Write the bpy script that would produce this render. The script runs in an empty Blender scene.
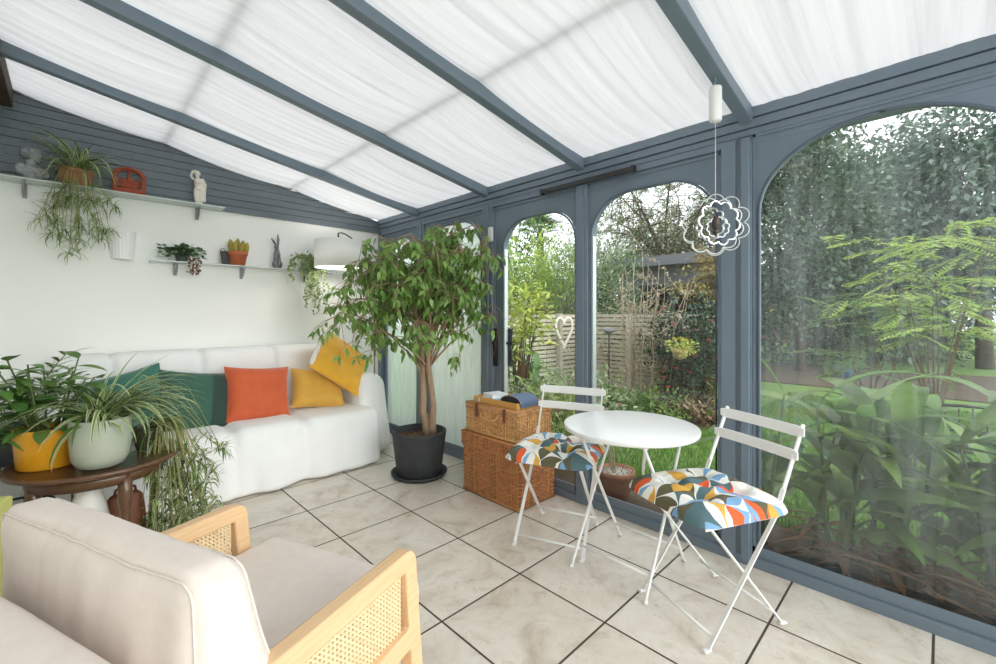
import bpy, bmesh, math, random
from mathutils import Vector, Matrix, Euler, noise
R = math.radians
scene = bpy.context.scene
COL = scene.collection
rnd = random.Random(7)
V = Vector

SKY, SUN, EXPO = 1.08, 1.3, 1.13
# ------------------------------------------------------------------ helpers
class MB:
    """collects geometry and links it as ONE mesh object"""
    def __init__(s):
        s.v = []; s.f = []; s.uv = {}; s.mi = []; s.m = 0
    def add(s, vs, fs, uvs=None):
        o = len(s.v); s.v.extend([tuple(p) for p in vs])
        for f in fs:
            s.f.append(tuple(i + o for i in f)); s.mi.append(s.m)
        if uvs:
            for i, u in enumerate(uvs): s.uv[o + i] = u
        return o
    def box(s, x0, x1, y0, y1, z0, z1, M=None):
        vs = [V((x, y, z)) for z in (z0, z1) for y in (y0, y1) for x in (x0, x1)]
        if M is not None: vs = [M @ p for p in vs]
        s.add(vs, [(0, 2, 3, 1), (4, 5, 7, 6), (0, 1, 5, 4), (2, 6, 7, 3), (0, 4, 6, 2), (1, 3, 7, 5)])
    def bar(s, a, b, w, d, up=(0, 0, 1)):
        a = V(a); b = V(b); t = (b - a); L = t.length
        if L < 1e-6: return
        t.normalize(); up = V(up)
        x = t.cross(up)
        if x.length < 1e-4: x = t.cross(V((1, 0, 0)))
        x.normalize(); y = x.cross(t)
        vs = []
        for p in (a, b):
            for sx, sy in ((-1, -1), (1, -1), (1, 1), (-1, 1)):
                vs.append(p + x * sx * w / 2 + y * sy * d / 2)
        s.add(vs, [(0, 3, 2, 1), (4, 5, 6, 7), (0, 1, 5, 4), (1, 2, 6, 5), (2, 3, 7, 6), (3, 0, 4, 7)])
    def tube(s, pts, rad, n=8, close=False, flat=1.0, cap=True):
        pts = [V(p) for p in pts]; N = len(pts)
        if not hasattr(rad, '__len__'): rad = [rad] * N
        prev = None; vs = []; fs = []
        for i, p in enumerate(pts):
            if close: t = pts[(i + 1) % N] - pts[i - 1]
            else: t = pts[min(i + 1, N - 1)] - pts[max(i - 1, 0)]
            if t.length < 1e-9: t = V((0, 0, 1))
            t.normalize()
            if prev is None:
                a = V((0, 0, 1)) if abs(t.z) < .9 else V((1, 0, 0))
                x = t.cross(a).normalized()
            else:
                x = prev - t * prev.dot(t)
                if x.length < 1e-6: x = t.orthogonal()
                x.normalize()
            prev = x; y = t.cross(x)
            for k in range(n):
                an = 2 * math.pi * k / n
                vs.append(p + x * math.cos(an) * rad[i] + y * math.sin(an) * rad[i] * flat)
        M = N if close else N - 1
        for i in range(M):
            for k in range(n):
                a = i * n + k; b = i * n + (k + 1) % n; j = ((i + 1) % N) * n
                fs.append((a, b, j + (k + 1) % n, j + k))
        if cap and not close:
            fs.append(tuple(range(n - 1, -1, -1))); fs.append(tuple((N - 1) * n + k for k in range(n)))
        s.add(vs, fs)
    def lathe(s, prof, n=32, c=(0, 0, 0), M=None, sx=1, sy=1, cap=True):
        vs = []; fs = []
        for r, z in prof:
            for k in range(n):
                a = 2 * math.pi * k / n
                p = V((c[0] + r * sx * math.cos(a), c[1] + r * sy * math.sin(a), c[2] + z))
                vs.append(M @ p if M is not None else p)
        for i in range(len(prof) - 1):
            for k in range(n):
                fs.append((i * n + k, i * n + (k + 1) % n, (i + 1) * n + (k + 1) % n, (i + 1) * n + k))
        if cap and prof[0][0] > 1e-5: fs.append(tuple(range(n - 1, -1, -1)))
        if cap and prof[-1][0] > 1e-5: fs.append(tuple((len(prof) - 1) * n + k for k in range(n)))
        s.add(vs, fs)
    def ball(s, c, r, n=12, m=8, M=None):
        if not hasattr(r, '__len__'): r = (r, r, r)
        vs = []; fs = []
        for i in range(m + 1):
            ph = math.pi * i / m
            for k in range(n):
                th = 2 * math.pi * k / n
                p = V((r[0] * math.sin(ph) * math.cos(th), r[1] * math.sin(ph) * math.sin(th), r[2] * math.cos(ph)))
                if M is not None: p = M @ p
                vs.append(p + V(c))
        for i in range(m):
            for k in range(n):
                fs.append((i * n + k, (i + 1) * n + k, (i + 1) * n + (k + 1) % n, i * n + (k + 1) % n))
        s.add(vs, fs)
    def grid(s, fn, nu, nv, uv=False, wrap=False):
        vs = []; uvs = []
        for j in range(nv + 1):
            for i in range(nu if wrap else nu + 1):
                u = i / nu; v = j / nv
                vs.append(fn(u, v)); uvs.append((u, v))
        w = nu if wrap else nu + 1
        fs = []
        for j in range(nv):
            for i in range(nu):
                a = j * w + i; b = j * w + (i + 1) % w
                fs.append((a, b, b + w, a + w))
        return s.add(vs, fs, uvs if uv else None)
    def leaf(s, p, d, n, L, W, bend=0.3, seg=4, fold=.25, shape=0, tip=0.0):
        """a folded, curved leaf: base p, direction d, face normal n; bend = droop in radians over its length"""
        p = V(p); d = V(d).normalized(); n = V(n)
        sd = d.cross(n)
        if sd.length < 1e-4: sd = d.orthogonal()
        sd.normalize(); n = sd.cross(d).normalized()
        vs = []; fs = []; uvs = []
        st = L / seg; q = p.copy(); rot = Matrix.Rotation(-bend / seg, 3, sd)
        for i in range(seg + 1):
            t = i / seg
            if shape == 0: w = math.sin(math.pi * min(1, t ** .8 * .97 + .02)) ** .8
            elif shape == 1: w = (1 - t) ** .6 * min(1, .65 + t * 2)       # strap
            elif shape == 3: w = 2.0 * max(0, t) ** .55 * max(0, 1 - t) ** .85    # lance
            else: w = math.sin(math.pi * (t ** .6) * .985 + .02)            # broad near the base
            w = max(w, .03) * W / 2
            vs += [q - sd * w + n * w * fold, q, q + sd * w + n * w * fold]
            uvs += [(0, t), (.5, t), (1, t)]
            q = q + d * st; d = rot @ d; n = rot @ n
        for i in range(seg):
            a = i * 3
            fs += [(a, a + 1, a + 4, a + 3), (a + 1, a + 2, a + 5, a + 4)]
        s.add(vs, fs, uvs)
    def chip(s, p, d, n, L, W):
        """a far leaf: two triangles folded on the midrib"""
        p = V(p); d = V(d).normalized(); sd = d.cross(V(n))
        if sd.length < 1e-4: sd = d.orthogonal()
        sd.normalize(); nn = sd.cross(d)
        m = p + d * L * .45
        s.add([p, m + sd * W / 2 + nn * W * .15, p + d * L, m - sd * W / 2 + nn * W * .15], [(0, 1, 2), (0, 2, 3)])
    def clamp(s, axis, lim, sign):
        """leaves that would pass a wall lie against it"""
        for i, p in enumerate(s.v):
            if (p[axis] - lim) * sign > 0:
                q = list(p); q[axis] = lim - (p[axis] - lim) * .02; s.v[i] = tuple(q)
        return s
    def build(s, name, mat, parent=None, smooth=True, loc=None, rot=None, bevel=0, subd=0):
        me = bpy.data.meshes.new(name)
        me.from_pydata(s.v, [], s.f)
        mats = mat if isinstance(mat, (list, tuple)) else [mat]
        for m in mats: me.materials.append(m)
        if len(mats) > 1: me.polygons.foreach_set('material_index', s.mi)
        if s.uv:
            ul = me.uv_layers.new(name='UVMap'); d = []
            for l in me.loops: d += list(s.uv.get(l.vertex_index, (0, 0)))
            ul.data.foreach_set('uv', d)
        if smooth: me.polygons.foreach_set('use_smooth', [True] * len(me.polygons))
        me.update()
        o = bpy.data.objects.new(name, me); COL.objects.link(o)
        if loc is not None: o.location = loc
        if rot is not None: o.rotation_euler = rot
        if parent is not None: o.parent = parent
        if bevel:
            b = o.modifiers.new('Bevel', 'BEVEL'); b.width = bevel; b.segments = 2; b.limit_method = 'ANGLE'; b.angle_limit = R(40)
            b.harden_normals = False
        if subd:
            b = o.modifiers.new('Subd', 'SUBSURF'); b.levels = subd; b.render_levels = subd
        if smooth == 'auto' or (bevel and smooth):
            pass
        return o

def fix_smooth(o, ang=35):
    """flat where the edge is sharp"""
    me = o.data; bm = bmesh.new(); bm.from_mesh(me)
    for e in bm.edges:
        e.smooth = not (len(e.link_faces) == 2 and e.calc_face_angle(0) > R(ang))
    bm.to_mesh(me); bm.free(); return o

def tag(o, label, cat, group=None):
    o['label'] = label; o['category'] = cat
    if group: o['group'] = group
    return o
def struct(o, label=None):
    o['kind'] = 'structure'
    if label: o['label'] = label
    return o
def thing(name, label, cat, loc=(0, 0, 0), rz=0, group=None):
    o = bpy.data.objects.new(name, None); COL.objects.link(o)
    o.empty_display_size = .1
    o.location = loc; o.rotation_euler = (0, 0, rz)
    return tag(o, label, cat, group)
def dup(root, loc=None, rz=None, label=None, group=None):
    r = root.copy(); COL.objects.link(r)
    if loc is not None: r.location = loc
    if rz is not None: r.rotation_euler = (0, 0, rz)
    if label: r['label'] = label
    if group: r['group'] = group
    for ch in list(root.children):
        c = ch.copy(); COL.objects.link(c); c.parent = r
        for g in ch.children:
            d = g.copy(); COL.objects.link(d); d.parent = c
    return r

# ------------------------------------------------------------------ materials
def new_mat(name):
    m = bpy.data.materials.new(name); m.use_nodes = True
    nt = m.node_tree; nt.nodes.clear()
    return m, nt, nt.nodes, nt.links
def nd(N, t, **k):
    n = N.new(t)
    for a, b in k.items(): setattr(n, a, b)
    return n
def rgb(c): return (c[0], c[1], c[2], 1)
def S(r, g, b):
    f = lambda c: (c / 255 / 12.92) if c / 255 <= .04045 else ((c / 255 + .055) / 1.055) ** 2.4
    return (f(r), f(g), f(b))
def mixcol(N, L, fac, a, b):
    m = nd(N, 'ShaderNodeMix', data_type='RGBA')
    if hasattr(fac, 'type'): L.new(fac, m.inputs[0])
    else: m.inputs[0].default_value = fac
    for s_, i in ((a, 6), (b, 7)):
        if hasattr(s_, 'type'): L.new(s_, m.inputs[i])
        else: m.inputs[i].default_value = rgb(s_)
    return m.outputs[2]
def mth(N, L, op, a, b=None, c=None, clamp=False):
    m = nd(N, 'ShaderNodeMath', operation=op, use_clamp=clamp)
    for i, s_ in enumerate((a, b, c)):
        if s_ is None: continue
        if hasattr(s_, 'type'): L.new(s_, m.inputs[i])
        else: m.inputs[i].default_value = s_
    return m.outputs[0]
def ramp(N, L, fac, stops, interp='LINEAR'):
    r = nd(N, 'ShaderNodeValToRGB'); cr = r.color_ramp; cr.interpolation = interp
    while len(cr.elements) > 1: cr.elements.remove(cr.elements[-1])
    cr.elements[0].position = stops[0][0]; cr.elements[0].color = rgb(stops[0][1])
    for p, c in stops[1:]:
        e = cr.elements.new(p); e.color = rgb(c)
    L.new(fac, r.inputs[0]); return r.outputs[0]
def noise_tex(N, L, vec, scale, detail=3, rough=.5, dist=0, sc=None):
    if sc is not None:
        mp = nd(N, 'ShaderNodeMapping'); mp.inputs['Scale'].default_value = sc
        L.new(vec, mp.inputs[0]); vec = mp.outputs[0]
    n = nd(N, 'ShaderNodeTexNoise'); n.inputs['Scale'].default_value = scale; n.inputs['Detail'].default_value = detail
    n.inputs['Roughness'].default_value = rough; n.inputs['Distortion'].default_value = dist
    L.new(vec, n.inputs['Vector']); return n.outputs['Fac']
def M(name, col, rough=.5, col2=None, ns=8, nsc=None, bump=0, bs=60, bsc=None, metal=0, spec=.5, island=0, coat=0, transl=0, sheen=0, detail=4):
    """procedural surface: base colour mottled to col2 by noise, optional noise bump, random tint per loose piece"""
    m, nt, N, L = new_mat(name)
    out = nd(N, 'ShaderNodeOutputMaterial'); b = nd(N, 'ShaderNodeBsdfPrincipled')
    tc = nd(N, 'ShaderNodeTexCoord'); vec = tc.outputs['Object']
    b.inputs['Roughness'].default_value = rough; b.inputs['Metallic'].default_value = metal
    b.inputs['Specular IOR Level'].default_value = spec
    if coat: b.inputs['Coat Weight'].default_value = coat
    if sheen: b.inputs['Sheen Weight'].default_value = sheen
    c = None
    if col2 is not None:
        f = noise_tex(N, L, vec, ns, detail, .6, 0, nsc)
        f = mth(N, L, 'MULTIPLY_ADD', f, 2.2, -.6, clamp=True)
        c = mixcol(N, L, f, col, col2)
    if island:
        g = nd(N, 'ShaderNodeNewGeometry')
        h = nd(N, 'ShaderNodeHueSaturation')
        L.new(mth(N, L, 'MULTIPLY_ADD', g.outputs['Random Per Island'], island, 1 - island / 2), h.inputs['Value'])
        L.new(mth(N, L, 'MULTIPLY_ADD', mth(N, L, 'FRACT', mth(N, L, 'MULTIPLY', g.outputs['Random Per Island'], 7.31)), .03, .485), h.inputs['Hue'])
        if c is None: h.inputs['Color'].default_value = rgb(col)
        else: L.new(c, h.inputs['Color'])
        c = h.outputs[0]
    if c is None: b.inputs['Base Color'].default_value = rgb(col)
    else: L.new(c, b.inputs['Base Color'])
    if bump:
        bf = noise_tex(N, L, vec, bs, 4, .6, 0, bsc)
        bn = nd(N, 'ShaderNodeBump'); bn.inputs['Strength'].default_value = bump; bn.inputs['Distance'].default_value = .01
        L.new(bf, bn.inputs['Height']); L.new(bn.outputs[0], b.inputs['Normal'])
    if transl:
        t = nd(N, 'ShaderNodeBsdfTranslucent'); mx = nd(N, 'ShaderNodeMixShader'); mx.inputs[0].default_value = transl
        if c is None: t.inputs[0].default_value = rgb(col)
        else: L.new(c, t.inputs[0])
        L.new(b.outputs[0], mx.inputs[1]); L.new(t.outputs[0], mx.inputs[2]); L.new(mx.outputs[0], out.inputs[0])
    else: L.new(b.outputs[0], out.inputs[0])
    return m

GREY = M('grey_paint', S(108, 123, 136), .42, S(116, 130, 142), 5, bump=.05, bs=40)
GREYD = M('grey_cladding_paint', S(96, 106, 114), .5, S(106, 116, 123), 3, nsc=(1, 1, 12), bump=.08, bs=30)
GREYBEAD = M('grey_bead', S(92, 104, 116), .4)
PLASTER = M('white_plaster', S(245, 245, 241), .8, S(240, 241, 237), 1.5, bump=.04, bs=25)
WHITEMETAL = M('white_enamel', S(240, 240, 238), .28, coat=.2)
WHITEPL = M('white_plastic', S(240, 240, 238), .4)
SILVER = M('silver_strip', S(200, 208, 212), .3, metal=.6)
BLACKM = M('black_metal', (.012, .012, .014), .4)
DARKHANDLE = M('dark_handle', (.02, .022, .026), .35, metal=.5)
TERRA = M('terracotta', S(196, 112, 74), .75, S(180, 98, 62), 14, bump=.1, bs=50)
TERRAD = M('red_terracotta', S(170, 84, 56), .8, S(140, 66, 44), 30, bump=.3, bs=60)
SOIL = M('soil', S(82, 62, 46), .95, S(128, 100, 76), 60, bump=.8, bs=90)
CHARC = M('charcoal_pot', S(62, 64, 67), .7, S(50, 52, 56), 18, bump=.12, bs=60)
WOODLT = M('beech_wood', S(232, 198, 156), .42, S(218, 178, 132), 9, nsc=(1, 14, 14), bump=.03, bs=30)
WOODDK = M('dark_walnut', S(84, 58, 40), .28, S(112, 80, 54), 10, nsc=(12, 1.5, 6), bump=.04, coat=.3)
CANE = M('cane', S(230, 204, 162), .5, island=.25)
LINEN = M('linen', S(226, 215, 206), .92, S(219, 207, 198), 40, bump=.12, bs=450, sheen=.15)
SOFAW = M('white_throw', S(240, 240, 238), .9, S(234, 235, 234), 5, bump=.2, bs=9, sheen=.1)
GLASSSHELF = None
LEAFMATS = {}
def LM(name, c, isl=.5, rough=.42, tr=.25, c2=None, ns=10):
    if name not in LEAFMATS: LEAFMATS[name] = M(name, c, rough, c2, ns, island=isl, transl=tr, spec=.4)
    return LEAFMATS[name]

def glass_mat(name, tint=(1, 1, 1), haze=0.0, hazecol=(.8, .85, .85), lo=.35, hi=.75, minh=0.0, through=.75):
    """clear pane: Fresnel reflection over transparency; condensation as a thin diffuse film with runs"""
    m, nt, N, L = new_mat(name)
    out = nd(N, 'ShaderNodeOutputMaterial')
    tr = nd(N, 'ShaderNodeBsdfTransparent'); tr.inputs[0].default_value = rgb(tint)
    gl = nd(N, 'ShaderNodeBsdfGlossy'); gl.inputs['Roughness'].default_value = .02
    lw = nd(N, 'ShaderNodeLayerWeight'); lw.inputs['Blend'].default_value = .5
    fr = mth(N, L, 'MULTIPLY_ADD', mth(N, L, 'POWER', lw.outputs['Facing'], 5.0), .85, .035)      # Schlick, the same from both sides
    mx = nd(N, 'ShaderNodeMixShader'); L.new(fr, mx.inputs[0])
    base = tr.outputs[0]
    if haze > 0:
        tc = nd(N, 'ShaderNodeTexCoord')
        f1 = noise_tex(N, L, tc.outputs['Object'], 1, 5, .62, .3, (1, 5, 1.3))
        f2 = noise_tex(N, L, tc.outputs['Object'], 3, 4, .6, 0, (1, 16, .9))
        f = mth(N, L, 'MULTIPLY_ADD', f2, .45, mth(N, L, 'MULTIPLY', f1, .6))
        mr = nd(N, 'ShaderNodeMapRange'); L.new(f, mr.inputs[0])
        mr.inputs[1].default_value = lo; mr.inputs[2].default_value = hi
        mr.inputs[3].default_value = minh; mr.inputs[4].default_value = haze
        df = nd(N, 'ShaderNodeBsdfDiffuse'); df.inputs[0].default_value = rgb(hazecol)
        tl = nd(N, 'ShaderNodeBsdfTranslucent'); tl.inputs[0].default_value = rgb(hazecol)
        hm = nd(N, 'ShaderNodeMixShader'); hm.inputs[0].default_value = through
        L.new(df.outputs[0], hm.inputs[1]); L.new(tl.outputs[0], hm.inputs[2])
        m2 = nd(N, 'ShaderNodeMixShader'); L.new(mr.outputs[0], m2.inputs[0])
        L.new(base, m2.inputs[1]); L.new(hm.outputs[0], m2.inputs[2]); base = m2.outputs[0]
    L.new(base, mx.inputs[1]); L.new(gl.outputs[0], mx.inputs[2]); L.new(mx.outputs[0], out.inputs[0])
    return m
GLASS = glass_mat('clear_glass', (.97, .985, .98))
GLASSHAZE = glass_mat('streaked_glass', (.95, .97, .96), .21, (.72, .82, .86), lo=.42, hi=.68, minh=.02, through=.45)
GLASSWET = glass_mat('condensation_glass', (.94, .99, .97), .95, (.86, .97, .93), lo=.36, hi=.66, minh=.62, through=.45)
def shelf_glass():
    m, nt, N, L = new_mat('shelf_glass')
    out = nd(N, 'ShaderNodeOutputMaterial'); tr = nd(N, 'ShaderNodeBsdfTransparent'); tr.inputs[0].default_value = (.93, .97, .96, 1)
    df = nd(N, 'ShaderNodeBsdfPrincipled'); df.inputs['Base Color'].default_value = (.80, .87, .85, 1); df.inputs['Roughness'].default_value = .1
    mx = nd(N, 'ShaderNodeMixShader'); mx.inputs[0].default_value = .7
    L.new(tr.outputs[0], mx.inputs[1]); L.new(df.outputs[0], mx.inputs[2]); L.new(mx.outputs[0], out.inputs[0]); return m
GLASSSHELF = shelf_glass()

def floor_mat():
    m, nt, N, L = new_mat('floor_tiles')
    out = nd(N, 'ShaderNodeOutputMaterial'); b = nd(N, 'ShaderNodeBsdfPrincipled')
    tc = nd(N, 'ShaderNodeTexCoord'); sx = nd(N, 'ShaderNodeSeparateXYZ'); L.new(tc.outputs['Object'], sx.inputs[0])
    P = .4463; G = .0085
    ux = mth(N, L, 'DIVIDE', mth(N, L, 'SUBTRACT', sx.outputs[0], 1.0335 - 20 * P), P)
    uy = mth(N, L, 'DIVIDE', mth(N, L, 'SUBTRACT', sx.outputs[1], .9165 - 20 * P), P)
    def edge(u):
        fr = mth(N, L, 'FRACT', u); return mth(N, L, 'MINIMUM', fr, mth(N, L, 'SUBTRACT', 1.0, fr))
    e = mth(N, L, 'MINIMUM', edge(ux), edge(uy))
    g = nd(N, 'ShaderNodeMapRange', interpolation_type='SMOOTHSTEP'); L.new(e, g.inputs[0])
    g.inputs[1].default_value = G / 2 / P * .7; g.inputs[2].default_value = G / 2 / P * 1.25
    cell = nd(N, 'ShaderNodeCombineXYZ'); L.new(mth(N, L, 'FLOOR', ux), cell.inputs[0]); L.new(mth(N, L, 'FLOOR', uy), cell.inputs[1])
    wn = nd(N, 'ShaderNodeTexWhiteNoise', noise_dimensions='3D'); L.new(cell.outputs[0], wn.inputs[0])
    off = nd(N, 'ShaderNodeVectorMath', operation='MULTIPLY_ADD'); L.new(wn.outputs['Color'], off.inputs[0])
    off.inputs[1].default_value = (9, 9, 9); L.new(tc.outputs['Object'], off.inputs[2])
    n1 = noise_tex(N, L, off.outputs[0], 5.5, 7, .62, .9)
    n2 = noise_tex(N, L, off.outputs[0], 22, 5, .65, 1.2)
    c = ramp(N, L, n1, [(.28, S(188, 174, 156)), (.45, S(216, 206, 192)), (.6, S(226, 218, 206)), (.75, S(204, 192, 175))])
    v = nd(N, 'ShaderNodeMapRange'); L.new(n2, v.inputs[0]); v.inputs[1].default_value = .56; v.inputs[2].default_value = .74; v.inputs[4].default_value = .5
    c = mixcol(N, L, v.outputs[0], c, S(176, 160, 142))
    c = mixcol(N, L, g.outputs[0], S(74, 64, 56), c)
    L.new(c, b.inputs['Base Color'])
    L.new(mth(N, L, 'MULTIPLY_ADD', g.outputs[0], -.42, .78), b.inputs['Roughness'])
    bn = nd(N, 'ShaderNodeBump'); bn.inputs['Strength'].default_value = .5; bn.inputs['Distance'].default_value = .003
    L.new(mth(N, L, 'MULTIPLY_ADD', n2, .12, g.outputs[0]), bn.inputs['Height']); L.new(bn.outputs[0], b.inputs['Normal'])
    L.new(b.outputs[0], out.inputs[0]); return m

def blind_mat():
    m, nt, N, L = new_mat('white_blind_fabric')
    out = nd(N, 'ShaderNodeOutputMaterial')
    tc = nd(N, 'ShaderNodeTexCoord')
    f = noise_tex(N, L, tc.outputs['Object'], 1, 4, .6, .25, (.7, 26, 1))
    c = ramp(N, L, f, [(.3, (.78, .785, .79)), (.5, (.9, .9, .9)), (.7, (.95, .95, .945))])
    d = nd(N, 'ShaderNodeBsdfDiffuse'); t = nd(N, 'ShaderNodeBsdfTranslucent')
    L.new(c, d.inputs[0]); L.new(mixcol(N, L, .42, c, (0, 0, 0)), t.inputs[0])
    mx = nd(N, 'ShaderNodeMixShader'); mx.inputs[0].default_value = .5
    L.new(d.outputs[0], mx.inputs[1]); L.new(t.outputs[0], mx.inputs[2]); L.new(mx.outputs[0], out.inputs[0]); return m
BLIND = blind_mat()

def patch_mat():
    """cotton print of quarter circles, leaves and half moons in cream, blue, slate, olive, mustard and orange"""
    m, nt, N, L = new_mat('printed_cotton')
    out = nd(N, 'ShaderNodeOutputMaterial'); b = nd(N, 'ShaderNodeBsdfPrincipled'); b.inputs['Roughness'].default_value = .85
    tc = nd(N, 'ShaderNodeTexCoord')
    mp = nd(N, 'ShaderNodeMapping'); mp.inputs['Scale'].default_value = (13, 13, 13); mp.inputs['Rotation'].default_value = (0, 0, R(33))
    L.new(tc.outputs['Object'], mp.inputs[0])
    ds = nd(N, 'ShaderNodeTexNoise'); ds.inputs['Scale'].default_value = .55; L.new(mp.outputs[0], ds.inputs['Vector'])
    av = nd(N, 'ShaderNodeVectorMath', operation='MULTIPLY_ADD'); L.new(ds.outputs['Color'], av.inputs[0]); av.inputs[1].default_value = (.9, .9, 0); L.new(mp.outputs[0], av.inputs[2])
    sx = nd(N, 'ShaderNodeSeparateXYZ'); L.new(av.outputs[0], sx.inputs[0])
    fx = mth(N, L, 'FLOOR', sx.outputs[0]); fy = mth(N, L, 'FLOOR', sx.outputs[1])
    px = mth(N, L, 'SUBTRACT', sx.outputs[0], fx); py = mth(N, L, 'SUBTRACT', sx.outputs[1], fy)
    def wn(k):
        cb = nd(N, 'ShaderNodeCombineXYZ'); L.new(fx, cb.inputs[0]); L.new(fy, cb.inputs[1]); cb.inputs[2].default_value = k
        w = nd(N, 'ShaderNodeTexWhiteNoise', noise_dimensions='3D'); L.new(cb.outputs[0], w.inputs[0]); return w.outputs['Value']
    cx = mth(N, L, 'ROUND', wn(1.0)); cy = mth(N, L, 'ROUND', wn(2.0))
    def dist(ax, ay):
        dx = mth(N, L, 'SUBTRACT', px, ax); dy = mth(N, L, 'SUBTRACT', py, ay)
        return mth(N, L, 'SQRT', mth(N, L, 'ADD', mth(N, L, 'MULTIPLY', dx, dx), mth(N, L, 'MULTIPLY', dy, dy)))
    d1 = dist(cx, cy); d2 = dist(mth(N, L, 'SUBTRACT', 1.0, cx), mth(N, L, 'SUBTRACT', 1.0, cy))
    pal = [(0, S(240, 238, 230)), (.30, S(124, 168, 206)), (.42, S(84, 112, 118)), (.56, S(98, 92, 66)), (.68, S(218, 168, 72)), (.82, S(226, 98, 48)), (.9, S(240, 238, 230))]
    ca = ramp(N, L, wn(3.0), pal, 'CONSTANT'); cb_ = ramp(N, L, wn(4.0), pal, 'CONSTANT'); cc = ramp(N, L, wn(5.0), pal, 'CONSTANT')
    i1 = mth(N, L, 'LESS_THAN', d1, .97); i2 = mth(N, L, 'LESS_THAN', d2, .97)
    c = mixcol(N, L, i1, cb_, ca)
    c = mixcol(N, L, mth(N, L, 'MULTIPLY', i1, i2), c, cc)
    L.new(c, b.inputs['Base Color'])
    bn = nd(N, 'ShaderNodeBump'); bn.inputs['Strength'].default_value = .1; bn.inputs['Distance'].default_value = .003
    L.new(noise_tex(N, L, tc.outputs['Object'], 300, 2), bn.inputs['Height']); L.new(bn.outputs[0], b.inputs['Normal'])
    L.new(b.outputs[0], out.inputs[0]); return m
PATCH = patch_mat()

def spider_mat():
    m, nt, N, L = new_mat('variegated_leaf')
    out = nd(N, 'ShaderNodeOutputMaterial'); b = nd(N, 'ShaderNodeBsdfPrincipled'); b.inputs['Roughness'].default_value = .4
    uv = nd(N, 'ShaderNodeUVMap'); sx = nd(N, 'ShaderNodeSeparateXYZ'); L.new(uv.outputs[0], sx.inputs[0])
    g = nd(N, 'ShaderNodeNewGeometry')
    e = mth(N, L, 'ABSOLUTE', mth(N, L, 'SUBTRACT', sx.outputs[0], .5))
    gr = ramp(N, L, g.outputs['Random Per Island'], [(0, S(74, 104, 48)), (.5, S(104, 134, 66)), (1, S(132, 158, 92))])
    f = mth(N, L, 'MULTIPLY', mth(N, L, 'GREATER_THAN', e, .28), mth(N, L, 'GREATER_THAN', g.outputs['Random Per Island'], .25))
    c = mixcol(N, L, f, gr, S(214, 220, 176))
    L.new(c, b.inputs['Base Color'])
    t = nd(N, 'ShaderNodeBsdfTranslucent'); L.new(c, t.inputs[0]); mx = nd(N, 'ShaderNodeMixShader'); mx.inputs[0].default_value = .25
    L.new(b.outputs[0], mx.inputs[1]); L.new(t.outputs[0], mx.inputs[2]); L.new(mx.outputs[0], out.inputs[0]); return m
SPIDER = spider_mat()
WICKERL = M('honey_wicker', S(222, 174, 118), .55, S(200, 146, 90), 40, island=.45)
WICKERD = M('brown_wicker', S(196, 136, 86), .55, S(168, 108, 64), 40, island=.5)
BAMBOO = M('bamboo_wood', S(216, 164, 84), .4, S(200, 146, 68), 12, nsc=(2, 20, 20))
# ------------------------------------------------------------------ the room
GX = 2.31          # inner face of the glazed wall
WY = 4.12          # back wall
HX = -.40          # house wall
FY = -1.25         # wall behind the camera
def roofz(x): return 2.165 + .172 * (GX - x)

mb = MB(); mb.box(HX - .1, GX + .14, FY - .1, WY + .1, -.12, 0)
struct(mb.build('floor', floor_mat(), smooth=False))

mb = MB(); mb.add([(HX - .1, WY, -.1), (GX + .1, WY, -.1), (GX + .1, WY, 2.1), (HX - .1, WY, 2.72),
                   (HX - .1, WY + .12, -.1), (GX + .1, WY + .12, -.1), (GX + .1, WY + .12, 2.1), (HX - .1, WY + .12, 2.72)],
                  [(0, 1, 2, 3), (4, 7, 6, 5), (0, 4, 5, 1), (1, 5, 6, 2), (2, 6, 7, 3), (3, 7, 4, 0)])
struct(mb.build('wall_back', PLASTER, smooth=False))
mb = MB(); mb.box(HX - .12, HX, FY - .1, WY, -.1, 2.66); struct(mb.build('wall_left', PLASTER, smooth=False))
mb = MB(); mb.box(HX, GX + .1, FY - .08, FY, -.1, .06); mb.box(HX, GX + .1, FY - .08, FY, 2.1, 2.22)
for x in (HX + .03, .5, 1.4, GX + .07): mb.box(x - .035, x + .035, FY - .08, FY, .06, 2.1)
wf = struct(mb.build('wall_front', GREY, smooth=False, bevel=.003))  # unseen end wall; its glazing is added to brighten the room with daylight
for a, b in ((HX + .065, .465), (.535, 1.365), (1.435, GX + .035)):
    g = MB(); g.box(a, b, FY - .045, FY - .039, .06, 2.1); g.build('glass_pane', GLASS, wf, smooth=False)

# grey boarding over the white plaster, following the roof slope
mb = MB(); z = 2.03; bh = .056
while z < 2.64:
    zt = min(z + bh - .005, 2.66)
    def xa(zz): return GX - (zz - 2.165 + .004) / .172
    x0 = HX + .02
    pts = []
    xt = min(GX + .02, xa(zt)); xb = min(GX + .02, xa(z))
    if xb > x0:
        poly = [(x0, z), (xb, z)]
        if xt > x0: poly += [(xt, zt), (x0, zt)]
        else: poly += [(x0, roofz(x0) - .004)]
        n = len(poly)
        vs = [(p[0], WY - .016, p[1]) for p in poly] + [(p[0], WY - .001, p[1]) for p in poly]
        mb.add(vs, [tuple(range(n)), tuple(range(2 * n - 1, n - 1, -1))] + [(i, i + n, (i + 1) % n + n, (i + 1) % n) for i in range(n)])
    z += bh
mb.box(HX + .02, GX, WY - .004, WY - .002, 2.03, 2.16)
struct(mb.build('trim_1', GREYD, smooth=False, bevel=.002))
mb = MB(); mb.box(HX + .001, HX + .15, FY, WY - .02, 2.49, 2.615)
struct(mb.build('trim_2', M('brown_timber', S(78, 62, 50), .7, S(56, 44, 36), 9, nsc=(8, 1, 8), bump=.2), smooth=False, bevel=.004))

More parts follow.
